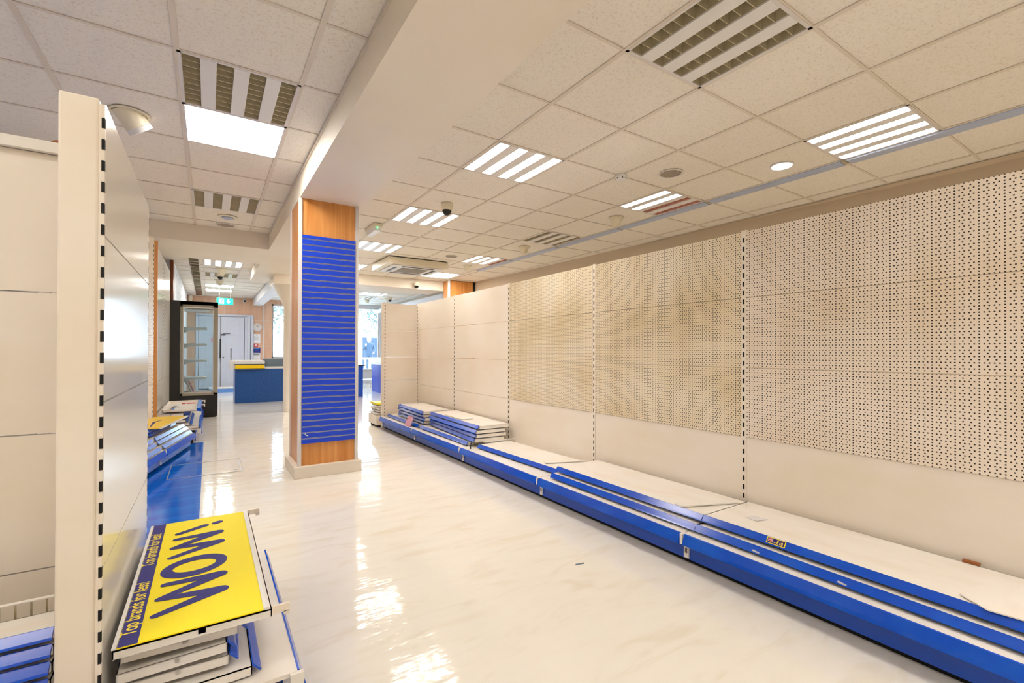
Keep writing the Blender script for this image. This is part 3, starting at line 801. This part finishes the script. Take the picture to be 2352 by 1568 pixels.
# piles on them
ga = 'boards piled on the angled left shelving'
def along(s, off): # point on angled run: s along, off in front of the back plane
    return (-0.50+ux*s+uy*off, 6.42+uy*s-ux*off-0.03)
for k in range(5):
    W = (0.92,0.95,0.90,0.80,0.72)[k]; D = (0.33,0.29,0.27,0.22,0.22)[k]
    px, py = along(-0.98, 0.02)
    loose_shelf(['lowest','second lowest','middle','second highest','highest'][k]+' board of the pile on the nearer angled bay', px, py, ZB+0.038*k, W, D, ang, ga, h=0.038)
    px, py = along(-1.97, 0.02)
    if k < 4: loose_shelf(['lowest','second lowest','second highest','highest'][k]+' board of the pile on the farther hidden angled bay', px, py, ZB+0.038*k, 0.93, D, ang, ga, h=0.038)
px, py = along(-0.95, 0.025)
t = thing('yellow_sign', 'yellow sign board with dark streak lying on the left far pile', 'sign', (px,py,ZB+0.192), ang)
mb = MB(); mb.box(0,-0.30,0,0.88,-0.0,0.006); mb.build('sign_board', 'yellow2', t)
mb = MB(); stroke(mb, [(0.1,-0.20),(0.45,-0.13),(0.6,-0.16)], [0.004,0.014,0.003], 0.006); mb.build('dark_streak', 'navytext', t)
mb = MB(); mb.box(0,-0.315,-0.002,0.88,-0.30,0.008); mb.build('white_edging', 'white', t)
gc = 'boards piled on the tall left shelving'
for k in range(5):
    loose_shelf(['lowest','second lowest','middle','second highest','highest'][k]+' board of the pile beside the display cabinet', -0.49, 6.62, ZB+0.038*k, 1.08, (0.395,0.31,0.27,0.27,0.25)[k], LZ, gc, h=0.038)
# upturned tray with bits in it on top
t = thing('upturned_tray', 'cream upturned tray holding metal fittings on top of the left far pile', 'tray', (-0.44,6.62,ZB+0.192+0.012), LZ)
mb = MB(); mb.box(0,-0.33,0,1.15,0,0.004); mb.box(0,-0.33,0,1.15,-0.325,0.03); mb.box(0,-0.005,0,1.15,0,0.03); mb.box(0,-0.33,0,0.006,0,0.03); mb.box(1.144,-0.33,0,1.15,0,0.03)
mb.box(0.02,-0.20,0.004,1.12,-0.19,0.010)
mb.build('tray', 'creamtop', t)
mb = MB(); mb.prism([(-0.325,0.034),(-0.365,0.030),(-0.372,-0.008),(-0.330,0.0)], 'x', 0.0, 1.12); mb.build('price_strip', 'blue', t)
for xx in (0.6,1.15):
    mb = MB(); mb.box(xx-0.005,-0.405,0.005,xx+0.005,-0.365,0.022); mb.box(xx-0.005,-0.405,-0.01,xx+0.005,-0.39,0.005); mb.build('hook_tab', 'cream', t)
gm = 'metal fittings in the upturned tray'
for i, (x, y, l, m_, lab_) in enumerate(((-0.37,6.9,0.30,'alu','longest grey metal bar in the upturned tray'),(-0.31,7.1,0.16,'white','short white bar in the upturned tray'),(-0.34,6.75,0.20,'bluelight','bluish metal bar at the near end of the upturned tray'))):
    tag(MB().box(-0.012,0,0,0.012,l,0.012).build('metal_bar', m_, None, (x,y,ZB+0.192+0.017), (0,0,R(-6+5*i))), lab_, 'metal bar', gm)
tag(MB().box(-0.15,0,0,0.0,0.02,0.01).build('red_strip', 'red', None, (-0.14,7.55,ZB+0.192+0.017), (0,0,R(8))), 'red strip lying in the far end of the upturned tray', 'strip')

# ---------------------------------------------------------------- display cabinet
t = thing('display_cabinet', 'tall grey-framed glass display cabinet with black base on the left', 'cabinet', (0,0,0))
x0, x1, y0, y1 = -0.375, 0.125, 9.0, 9.46
mb = MB(); mb.box(x0,y0,0.02,x1,y1,0.36); mb.box(x0+0.03,y0+0.03,0,x1-0.03,y1-0.03,0.02); mb.build('base', 'black', t)
mb = MB(); mb.box(-0.52,y0-0.02,0.0,x0-0.004,y1,1.86); mb.build('side_housing', 'black', t)
mb = MB()
for (xa, xb) in ((x0,x0+0.035),(x1-0.06,x1)):
    mb.box(xa,y0,0.36,xb,y0+0.03,1.86); mb.box(xa,y1-0.03,0.36,xb,y1,1.86)
for (ya, yb) in ((y0,y0+0.03),(y1-0.03,y1)):
    mb.box(x0,ya,1.77,x1,yb,1.86); mb.box(x0,ya,0.36,x1,yb,0.40)
mb.box(x0,y0,1.80,x1,y1,1.86)
mb.build('frame', 'grey', t, bevel=0.003)
mb = MB(); mb.box(x0+0.035,y0+0.004,0.40,x0+0.045,y0+0.03,1.77); mb.box(x1-0.07,y0+0.004,0.40,x1-0.06,y0+0.03,1.77); mb.box(x0+0.04,y0+0.004,0.40,x1-0.06,y0+0.03,0.42); mb.box(x0+0.04,y0+0.004,1.75,x1-0.06,y0+0.03,1.77)
mb.build('door_trim', 'alu', t)
mb = MB(); mb.box(x0+0.03,y0+0.012,0.40,x1-0.05,y0+0.016,1.77); mb.build('front_glass', 'glass', t)
mb = MB(); mb.box(x0+0.03,y1-0.016,0.40,x1-0.05,y1-0.012,1.77); mb.build('rear_glass', 'glass', t)
for z in (1.42,1.16,0.90,0.62):
    mb = MB(); mb.prism([(x0+0.04,z+0.03),(x1-0.15,z+0.03),(x1-0.15,z-0.005),(x0+0.13,z-0.01),(x0+0.04,z-0.055)], 'y', y0+0.06, y1-0.06)
    mb.build('cabinet_shelf', 'white', t)
mb = MB(); mb.box(x0+0.05,y0+0.1,1.70,x1-0.12,y0+0.16,1.74); mb.build('lamp_housing', 'alu', t)
gk = 'boards leaning inside the display cabinet'
for k, (m_, lab_) in enumerate((('white','white board leaning inside the display cabinet'),('pink','pink-striped board leaning inside the display cabinet'))):
    tag(MB().prism([(-0.25+k*0.04,0.405),(-0.225+k*0.04,0.405),(-0.305+k*0.04,0.60),(-0.33+k*0.04,0.60)], 'y', 9.2, 9.3).build('leaning_board', m_), lab_, 'board', gk)

# ---------------------------------------------------------------- checkout counter
t = thing('checkout_counter', 'navy checkout counter with yellow rail in front of the white door', 'counter', (0.45,11.05,0))
mb = MB(); mb.box(0,0,0,1.6,0.75,0.70); mb.build('body', 'bluedark', t, bevel=0.006)
mb = MB(); mb.box(-0.085,-0.03,0.69,0.53,0.80,0.87,0); mb.build('worktop_end', 'white', t, bevel=0.012)
mb = MB(); mb.box(0.0,-0.055,0.71,0.52,-0.031,0.785); mb.build('yellow_rail', 'yellow2', t, bevel=0.004)
mb = MB(); mb.box(-0.02,-0.06,0.786,0.53,-0.03,0.80); mb.box(-0.02,-0.06,0.695,0.53,-0.03,0.709); mb.build('black_edging', 'black', t)
mb = MB(); mb.box(0.53,0.0,0.70,1.62,0.75,0.73); mb.build('worktop', 'whitetrim', t)
mb = MB(); mb.box(0.54,0.5,0.73,1.55,0.56,0.90); mb.build('screen_panel', 'greyblue', t)
mb = MB(); mb.box(-0.06,0.2,0.87,-0.055,0.7,1.12); mb.build('acrylic_screen', 'glass', t)
t = thing('floor_ledge', 'low blue ledge with white top behind the checkout counter', 'ledge', (0.02,14.1,0))
mb = MB(); mb.box(0,0,0,0.9,0.4,0.10); mb.build('ledge_body', 'bluelight', t)
mb = MB(); mb.box(-0.01,-0.01,0.10,0.91,0.4,0.125); mb.build('ledge_top', 'white', t)
t = thing('navy_counter', 'narrow navy counter end seen just right of the slatwall column', 'counter', (2.2,11.2,0))
mb = MB(); mb.box(0,0,0,0.85,0.6,0.72); mb.build('body', 'bluekick', t)
mb = MB(); mb.box(-0.02,-0.02,0.72,0.90,0.62,0.745); mb.build('worktop', 'black', t)
t = thing('service_counter', 'light blue service counter with cream top below the far right window', 'counter', (3.66,11.45,0))
mb = MB(); mb.box(0,0,0,1.1,1.1,0.72); mb.build('body', 'bluelight', t)
mb = MB(); mb.box(-0.004,-0.004,0,0.004,1.1,0.72); mb.box(0.0,0.5,0,-0.006,0.51,0.72); mb.build('panel_joint', 'bluekick', t)
mb = MB(); mb.box(-0.08,-0.05,0.76,1.1,1.15,0.87); mb.build('cream_rail', 'creamplastic', t)
mb = MB(); mb.box(-0.10,-0.07,0.87,1.1,1.17,0.90); mb.box(-0.10,-0.07,0.73,1.1,1.17,0.76); mb.build('white_edging', 'white', t)
t = thing('white_step_stool', 'small white stool on the floor by the light blue counter', 'stool', (3.72,13.6,0))
mb = MB(); mb.box(0,0,0.22,0.3,0.28,0.25); mb.build('seat', 'white', t)
for a, b in ((0.02,0.02),(0.25,0.02),(0.02,0.23),(0.25,0.23)):
    mb = MB(); mb.box(a,b,0,a+0.03,b+0.03,0.22); mb.build('leg', 'white', t)

# wall clock and notices on the far wall
t = thing('wall_clock', 'round white wall clock on the wood panelling beside the door', 'clock', (1.18,DY-0.01,1.755))
mb = MB(); mb.lathe([(0.118,0.0),(0.122,-0.03),(0.105,-0.035),(0.105,-0.02),(0.001,-0.02)], (0,0,0), 32, 0, 'y'); mb.build('case', 'whitetrim', t, smooth=True)
mb = MB()
for a, l in ((R(118),0.06),(R(65),0.08)):
    mb.prism([(-0.004*math.sin(a),0.004*math.cos(a)),(0.004*math.sin(a),-0.004*math.cos(a)),(l*math.cos(a)+0.003*math.sin(a),l*math.sin(a)-0.003*math.cos(a)),(l*math.cos(a)-0.003*math.sin(a),l*math.sin(a)+0.003*math.cos(a))], 'y', -0.026, -0.024)
mb.build('hands', 'black', t)
mb = MB()
for k in range(12):
    a = 2*PI*k/12; x, z = 0.09*math.cos(a), 0.09*math.sin(a); mb.box(x-0.004,-0.023,z-0.004,x+0.004,-0.0205,z+0.004)
mb.build('hour_marks', 'greyblue', t)
gn = 'notices pinned beside the door'
def notice(label, x0, z0, x1, z1, m, bars, bm):
    t = thing('wall_notice', label, 'notice', (x0,DY,z0), 0, gn)
    MB().box(0,-0.012,0,x1-x0,-0.002,z1-z0).build('sheet', m, t)
    mb = MB()
    for a, b, c, d in bars: mb.box(a*(x1-x0),-0.014,b*(z1-z0),c*(x1-x0),-0.0125,d*(z1-z0))
    mb.build('printed_lines', bm, t)
notice('white paper notice under the clock', 1.07,1.29,1.26,1.56,'paper',[(0.4,0.85,0.6,0.93),(0.1,0.7,0.85,0.72),(0.1,0.6,0.8,0.62),(0.1,0.5,0.85,0.52),(0.1,0.4,0.7,0.42)],'greyblue')
notice('small red and white alarm box under the paper notice', 1.10,1.18,1.20,1.28,'red',[(0.2,0.25,0.8,0.75)],'white')
notice('blue notice below the red alarm box', 1.06,1.01,1.26,1.16,'navytext',[(0.1,0.75,0.9,0.85),(0.15,0.5,0.85,0.6),(0.1,0.1,0.9,0.25)],'bluelight')
notice('lowest white notice with grey heading beside the door', 1.07,0.80,1.26,1.0,'paper',[(0.1,0.72,0.9,0.86)],'greyblue')

# exit sign
t = thing('exit_sign', 'green exit sign with running figure hanging from the far ceiling', 'exit sign', (0.15,13.0,2.165))
MB().box(0,0,0,0.33,0.03,0.155).build('housing', 'green', t)
mb = MB(); mb.box(0.045,-0.004,0.02,0.145,0.0,0.135); mb.build('door_pictogram', 'exitwhite', t)
mb = MB(); mb.lathe([(0.012,0),(0.012,0.003)], (0.11,-0.009,0.115), 12, 0, 'y')
for pts in (((0.105,0.105),(0.095,0.07)),((0.095,0.07),(0.115,0.05),(0.105,0.03)),((0.095,0.07),(0.078,0.05),(0.06,0.045)),((0.10,0.10),(0.125,0.085)),((0.10,0.10),(0.075,0.09))):
    mb.tube([(p[0],-0.007,p[1]) for p in pts], 0.006, 6)
mb.build('running_figure', 'green', t)
MB().prism([(0.235,0.02),(0.275,0.075),(0.250,0.075),(0.250,0.13),(0.220,0.13),(0.220,0.075),(0.195,0.075)], 'y', -0.004, 0.0).build('arrow', 'exitwhite', t)
mb = MB(); mb.tube([(0.05,0.015,0.155),(0.05,0.015,0.413)], 0.004); mb.tube([(0.28,0.015,0.155),(0.28,0.015,0.413)], 0.004); mb.build('hanger', 'whitetrim', t)

# ================================================================ CEILING FITTINGS
def louvre_lamp(label, x0, y0, x1, y1, mode, strips=4):
    t = thing('louvre_lamp', label, 'ceiling light', (x0,y0,CH), 0, 'square louvred lamps in the ceiling')
    W, L = x1-x0, y1-y0
    lw = 0.080; e = 0.018
    gap = (W-2*e-strips*lw)/(strips-1)
    mb = MB()
    mb.box(0.0,0,-0.003,e,L,0.01); mb.box(W-e,0,-0.003,W,L,0.01); mb.box(0,0,-0.003,W,e,0.01); mb.box(0,L-e,-0.003,W,L,0.01)
    mb.box(0,0,0.10,W,L,0.105); mb.box(0,0,0.005,0.003,L,0.10); mb.box(W-0.003,0,0.005,W,L,0.10); mb.box(0,0,0.005,W,0.003,0.10); mb.box(0,L-0.003,0.005,W,L,0.10)
    mb.build('frame', 'whitetrim', t)
    for k in range(strips-1):
        xa = e+lw+k*(gap+lw)
        MB().box(xa,e,-0.004,xa+gap,L-e,0.004).build('infill_panel', 'white', t)
    for k in range(strips):
        xa = e+k*(lw+gap); xb = xa+lw
        lit = mode == 'on' or (mode == 'half' and k < 2) or (mode == 'three' and k < 3)
        pink = (not lit) and mode in ('half','three')
        mb = MB()
        mb.quad((xa,e,0.004),(xa,L-e,0.004),(xa+0.012,L-e,0.06),(xa+0.012,e,0.06)); mb.quad((xb,e,0.004),(xb,L-e,0.004),(xb-0.012,L-e,0.06),(xb-0.012,e,0.06))
        mb.quad((xa+0.012,e,0.06),(xa+0.012,L-e,0.06),(xb-0.012,L-e,0.06),(xb-0.012,e,0.06))
        nb = 9; bl = MB()
        for q in range(nb+1):
            yy = e+(L-2*e)*q/nb
            mb.prism([(yy-0.002,0.002),(yy+0.002,0.002),(yy+0.009,0.045),(yy-0.009,0.045)], 'x', xa, xb)
        if not lit: lo = mb.build('louvre', 'pinktube' if pink else 'louvre', t)
        else:
            lo = mb.build('louvre', 'white', t)
            m2 = MB(); m2.box(xa+0.004,e+0.02,0.012,xb-0.004,L-e-0.02,0.018); m2.build('lit_tube', 'lit', lo)
        if not lit:
            m2 = MB(); m2.tube([((xa+xb)/2,e+0.01,0.052),((xa+xb)/2,L-e-0.01,0.052)], 0.007); m2.build('tube', 'tube', lo)
    return t
nm = {(-1,0):'largest unlit louvred lamp, at the top edge right of the beam',(2,0):'lit four-strip lamp beside the round downlight on the right',(-1,3):'lit four-strip lamp just right of the beam, nearest lit one',
 (2,3):'half-lit lamp with two pinkish strips above the right shelving',(-1,6):'lit four-strip lamp beside the black dome camera',(2,6):'unlit louvred lamp beside the blue batten, middle distance',
 (-1,9):'lit lamp partly behind the emergency light near the column',(2,9):'far lamp with three lit strips and one pink strip',(-1,-3):'lit lamp behind the camera nearest the beam',(2,-3):'lit lamp behind the camera nearest the right wall',
 (-1,-6):'farthest back lit lamp by the beam',(2,-6):'farthest back lit lamp by the right wall'}
for i, j, k in right_lamps:
    louvre_lamp(nm[(i,j)], *rcell(i,j), k)
ln = ['unlit louvred lamp next to the bright panel on the left ceiling','small unlit louvred lamp near the left speaker grille','lit louvred lamp behind the camera on the left ceiling','lit louvred lamp above the hidden left aisle','lit louvred lamp at the back of the left aisle','added out-of-view lit lamp that brightens the cream end bay at the left']
for f, l in zip(Lf, ln): louvre_lamp(l, *f[:4], f[4])
louvre_lamp('lit four-strip lamp just past the cross beam on the left', *Ff[0][:4], 'on')
louvre_lamp('unlit lamp above the black dome camera on the far left ceiling', *Ff[1][:4], 'off')
louvre_lamp('far lit lamp seen just right of the slatwall column', 3.3,12.10,3.95,12.70, 'on')
louvre_lamp('far unlit lamp beyond the lit one right of the column', 3.66,12.95,4.0,13.55, 'off', 3)

def panel_lamp(label, x0, y0, x1, y1):
    t = thing('panel_lamp', label, 'ceiling light', ((x0+x1)/2,(y0+y1)/2,CH), 0, 'flat lit panels in the ceiling')
    w_, l_ = (x1-x0)/2, (y1-y0)/2
    mb = MB(); mb.box(-w_,-l_,-0.003,w_,-l_+0.012,0.02); mb.box(-w_,l_-0.012,-0.003,w_,l_,0.02); mb.box(-w_,-l_,-0.003,-w_+0.012,l_,0.02); mb.box(w_-0.012,-l_,-0.003,w_,l_,0.02)
    mb.build('frame', 'whitetrim', t)
    MB().box(-w_+0.012,-l_+0.012,0.0,w_-0.012,l_-0.012,0.004).build('diffuser', 'led', t)
panel_lamp('large bright square panel on the left ceiling', -0.143,3.463,0.43,4.063)
panel_lamp('bright panel above the hidden part of the left aisle', -2.45,5.263,-1.88,5.863)
panel_lamp('bright square panel under the air conditioner, right ceiling', *rcell(2,12))
panel_lamp('bright square panel half hidden by the slatwall column', *rcell(-1,12))
panel_lamp('nearer of two long lit bars on the far left ceiling', -0.08,12.6,0.49,13.05)
panel_lamp('farther of two long lit bars before the exit sign', -0.08,13.6,0.49,14.05)

# round downlight
t = thing('downlight', 'round lit downlight in the right ceiling', 'ceiling light', (3.85,1.95,CH))
MB().lathe([(0.085,0.003),(0.088,-0.006),(0.075,-0.008),(0.07,0.0)], (0,0,0), 32).build('trim_ring', 'white', t, smooth=True)
MB().lathe([(0.07,-0.006),(0.069,-0.0085)], (0,0,0), 32).build('lens', 'downlit', t)
# speaker grilles
def speaker(label, x, y, m='louvre'):
    t = thing('ceiling_speaker', label, 'speaker', (x,y,CH), 0, 'round speaker grilles in the ceiling')
    MB().lathe([(0.098,0.002),(0.10,-0.004),(0.088,-0.007),(0.085,-0.003)], (0,0,0), 32).build('rim', 'whitetrim', t, smooth=True)
    mb = MB(); mb.lathe([(0.085,-0.003),(0.08,-0.0075),(0.001,-0.010)], (0,0,0), 32)
    mb.build('grille', mat('speaker_mesh', (176,164,148), 0.6, noise=((220,220,220),(110,100,88),0.48,0.55)) if 'speaker_mesh' not in bpy.data.materials else bpy.data.materials['speaker_mesh'], t, smooth=True)
speaker('round speaker grille beside the smoke detector on the right ceiling', 3.24,2.55)
speaker('small far speaker grille above the air conditioner', 3.21,6.74)
speaker('round speaker grille before the cross beam on the left ceiling', 0.16,6.55)
# smoke detector
t = thing('smoke_detector', 'white smoke detector at a ceiling grid crossing, right side', 'smoke detector', (2.93,2.82,CH))
MB().lathe([(0.05,0.0),(0.05,-0.018),(0.042,-0.022),(0.040,-0.035),(0.022,-0.045),(0.001,-0.046)], (0,0,0), 24).build('body', 'white', t, smooth=True)
mb = MB()
for k in range(6): a = k*PI/3; mb.box(0.040*math.cos(a)-0.004,0.040*math.sin(a)-0.004,-0.033,0.040*math.cos(a)+0.004,0.040*math.sin(a)+0.004,-0.024)
mb.build('vents', 'dark', t)
# cone sensors
def cone(label, x, y, s=1.0):
    t = thing('cone_sensor', label, 'sensor', (x,y,CH), 0, 'cream cone-shaped sensors on the ceiling')
    MB().lathe([(0.085*s,0.0),(0.085*s,-0.010),(0.07*s,-0.014)], (0,0,0), 24).build('collar', 'creamplastic', t, smooth=True)
    mb = MB(); n = 20; vs = []; prof = [(0.065,-0.012),(0.055,-0.06),(0.03,-0.095),(0.004,-0.10)]
    for r, z in prof:
        for k in range(n):
            a = 2*PI*k/n; vs.append((r*s*math.cos(a), r*s*math.sin(a)+(-z*0.25), z*s))
    fs = [(j*n+k, j*n+(k+1) % n, (j+1)*n+(k+1) % n, (j+1)*n+k) for j in range(3) for k in range(n)]
    mb.add(vs, fs); mb.build('cone', 'creamplastic', t, smooth=True)
cone('nearest cone sensor beside the blue batten on the right', 3.81,3.74)
cone('second cone sensor along the blue batten', 3.79,5.53)
cone('third and smallest cone sensor along the blue batten', 3.79,7.31)
cone('cone sensor in front of the lamps on the far left ceiling', 0.19,10.1, 1.2)
cone('farther cone sensor below the dome camera on the far left ceiling', 0.19,11.75, 1.2)
cone('cone sensor on the far ceiling, right of the column', 3.9,13.9)
cone('cone sensor farthest away right of the column', 4.3,13.3)
# dome cameras
def dome(label, x, y, z=CH):
    t = thing('dome_camera', label, 'camera', (x,y,z), 0, 'dome cameras on the ceiling')
    MB().lathe([(0.06,0.0),(0.06,-0.035),(0.052,-0.062),(0.048,-0.068)], (0,0,0), 28).build('mount', 'creamplastic', t, smooth=True)
    MB().lathe([(0.047,-0.060),(0.047,-0.072),(0.042,-0.092),(0.028,-0.112),(0.010,-0.120),(0.001,-0.121)], (0,0,0), 28).build('dome', 'black', t, smooth=True)
dome('black dome camera on the ceiling right of the beam', 2.02,4.35)
dome('black dome camera under the far left ceiling by the unlit lamp', 0.18,10.75)
dome('small dome camera on the far crossbeam below the air conditioner', 3.6,9.22, 2.50)
dome('tiny dome camera on the far ceiling right of the column', 4.25,12.9)
# twin camera on far wall
t = thing('twin_camera', 'pair of small white bullet cameras near the far bulkhead', 'camera', (0.84,15.3,2.5))
mb = MB(); mb.tube([(0,0,0.08),(0,0,0.0)], 0.02); mb.box(-0.04,-0.12,-0.06,0.04,0.02,0.0); mb.build('body', 'white', t)
MB().lathe([(0.028,-0.14),(0.028,-0.12)], (0.0,0,-0.03), 16, 0, 'y').build('lens', 'black', t)
t = thing('bullet_sensor', 'small white sensor at the top left of the far wall', 'sensor', (-0.42,15.35,2.42))
MB().lathe([(0.03,0),(0.05,0.03),(0.05,0.14),(0.02,0.158)], (0,0,0), 16).build('body', 'creamplastic', t, smooth=True)

# gimbal downlight on the left
t = thing('gimbal_spotlight', 'tilted cream cylinder spotlight in the left ceiling', 'spotlight', (-0.425,3.80,CH))
MB().lathe([(0.085,-0.001),(0.103,-0.001),(0.105,-0.006),(0.09,-0.009),(0.085,-0.004)], (0,0,0), 36).build('trim_ring', 'creamplastic', t, smooth=True)
MB().lathe([(0.084,-0.0015),(0.083,-0.003)], (0,0,0), 36).build('recess', 'dark', t)
MB().lathe([(0.069,0.05),(0.071,-0.070),(0.069,-0.078)], (0,0,0), 36).build('lamp_head', 'creamplastic', t, rot=(R(22),R(-36),0), loc=(-0.004,0.0,-0.008), smooth=True)
MB().lathe([(0.0685,-0.076),(0.0715,-0.079),(0.0715,-0.108),(0.064,-0.110),(0.060,-0.090),(0.001,-0.085)], (0,0,0), 36).build('lamp_front_ring', 'white', t, rot=(R(22),R(-36),0), loc=(-0.004,0.0,-0.008), smooth=True)
t = thing('recessed_spotlight', 'small chrome-white recessed spotlight before the cross beam', 'spotlight', (0.17,6.14,CH))
MB().lathe([(0.06,-0.001),(0.095,-0.001),(0.095,-0.006),(0.065,-0.012),(0.06,-0.005)], (0,0,0), 32).build('trim_ring', 'creamplastic', t, smooth=True)
MB().lathe([(0.058,0.0),(0.055,-0.02),(0.03,-0.03),(0.001,-0.031)], (0,0,0), 32).build('lens', 'battens', t, smooth=True)

# emergency light
t = thing('emergency_light', 'emergency light box with green indicator beside the column top', 'emergency light', (1.60,5.46,CH))
MB().box(0,0,-0.035,0.11,0.36,0.0).build('backplate', 'creamplastic', t, bevel=0.004)
MB().prism([(0.005,-0.035),(0.105,-0.035),(0.09,-0.085),(0.02,-0.085)], 'y', 0.01, 0.35).build('diffuser', 'white', t)
MB().lathe([(0.006,-0.005),(0.006,0.0)], (0.05,0.005,-0.05), 10, 0, 'y').build('indicator', mat('green_led', (20,255,120), 0.4, emit=((0.05,1,0.3),6)), t)

# blue-grey battens
gb2 = 'blue-grey battens along the right ceiling edge'
yy = -1.98
bl = ['behind the camera by the right wall','overhead behind the lit right lamp','starting at the right edge of the photo','second long one, left of the round downlight','third, beside the unlit lamp','fourth, under the second cone sensor','fifth, under the far pink-striped lamp','shortest, ending at the oak pier']
for k in range(8):
    y0 = -1.98+1.2*k; y1 = min(y0+1.185, 8.75)
    if y1-y0 < 0.2: continue
    t = thing('ceiling_batten', 'blue-grey batten '+bl[k], 'batten', (4.19,(y0+y1)/2,CH), 0, gb2)
    h_ = (y1-y0)/2
    MB().prism([(-0.055,0.0),(0.055,0.0),(0.055,-0.008),(0.048,-0.014),(-0.048,-0.014),(-0.055,-0.008)], 'y', -h_+0.03, h_).build('batten_body', 'battens', t)
    MB().box(-0.035,-h_,-0.010,0.035,-h_+0.028,0.0).build('end_connector', 'louvre', t)
for k, (y0, y1) in enumerate(((10.3,11.5),(11.6,12.8),(12.9,14.1))):
    t = thing('ceiling_batten', ['nearest','middle','farthest'][k]+' white batten on the ceiling beyond the far crossbeam', 'batten', (4.74,(y0+y1)/2,CH), 0, 'white battens beyond the crossbeam')
    h_ = (y1-y0)/2
    MB().prism([(-0.08,0.0),(0.08,0.0),(0.08,-0.025),(-0.08,-0.025)], 'y', -h_, h_).build('batten_body', 'white', t)

# air conditioner
t = thing('air_conditioner', 'cream boxed ceiling cassette air conditioner near the far crossbeam', 'air conditioner', (2.35,7.20,0))
w_, l_ = 1.02, 0.86
MB().box(0.0,0.0,2.465,w_,l_,CH-0.012).build('surround', 'creamplastic', t)
MB().box(0.02,0.02,CH-0.013,w_-0.02,l_-0.02,CH).build('shadow_gap', 'dark', t)
fa = MB().box(0.09,0.05,2.447,w_-0.06,l_-0.06,2.465).build('fascia', 'white', t, bevel=0.004)
mb = MB(); mb.box(0.30,0.22,2.443,0.76,0.66,2.449); mb.build('intake_grille', mat('ac_grille', (150,140,124), 0.6, noise=((90,90,90),(110,100,86),0.45,0.55)), t)
for a in ((0.26,0.085,0.80,0.135),(0.26,0.72,0.80,0.76),(0.84,0.2,0.88,0.70),(0.17,0.2,0.21,0.70)):
    MB().box(a[0],a[1],2.442,a[2],a[3],2.448).build('air_outlet', 'black', t)

# open ceiling slot (missing tiles) on the far left
t = thing('open_ceiling_slot', 'long open slot of missing tiles in the far left ceiling', 'ceiling opening', (-0.22,9.22,CH))
mb = MB(); mb.box(-0.08,0,0.0,-0.075,6.08,0.27,0); mb.box(0.075,0,0.0,0.08,6.08,0.27,0); mb.box(-0.08,0,0.25,0.08,6.08,0.255,0)
for k in range(5): mb.box(-0.07,0.5+1.15*k,0.03,0.07,0.54+1.15*k,0.2,1)
mb.build('lining', ['whitetrim','louvre'], t)
# white perforated board on the stockroom wall
t = thing('pegboard', 'white perforated board high on the wall above the display cabinet', 'board', (-0.498,9.8,0.2))
MB().box(0,0,0,0.01,5.2,2.35).build('board', 'whitewall', t)
mb = MB()
for k in range(8):
    for q in (2.0,2.2): mb.box(0.010,0.35+0.6*k,q,0.013,0.38+0.6*k,q+0.02)
mb.build('bolt_heads', 'dark', t)

# small floor marks
tag(MB().prism([(1.55,1.80),(1.60,1.79),(1.61,1.80),(1.56,1.812)], 'z', 0, 0.0008).build('floor_scuff', 'greyblue'), 'small dark scuff on the cream floor before the right shelving', 'scuff')
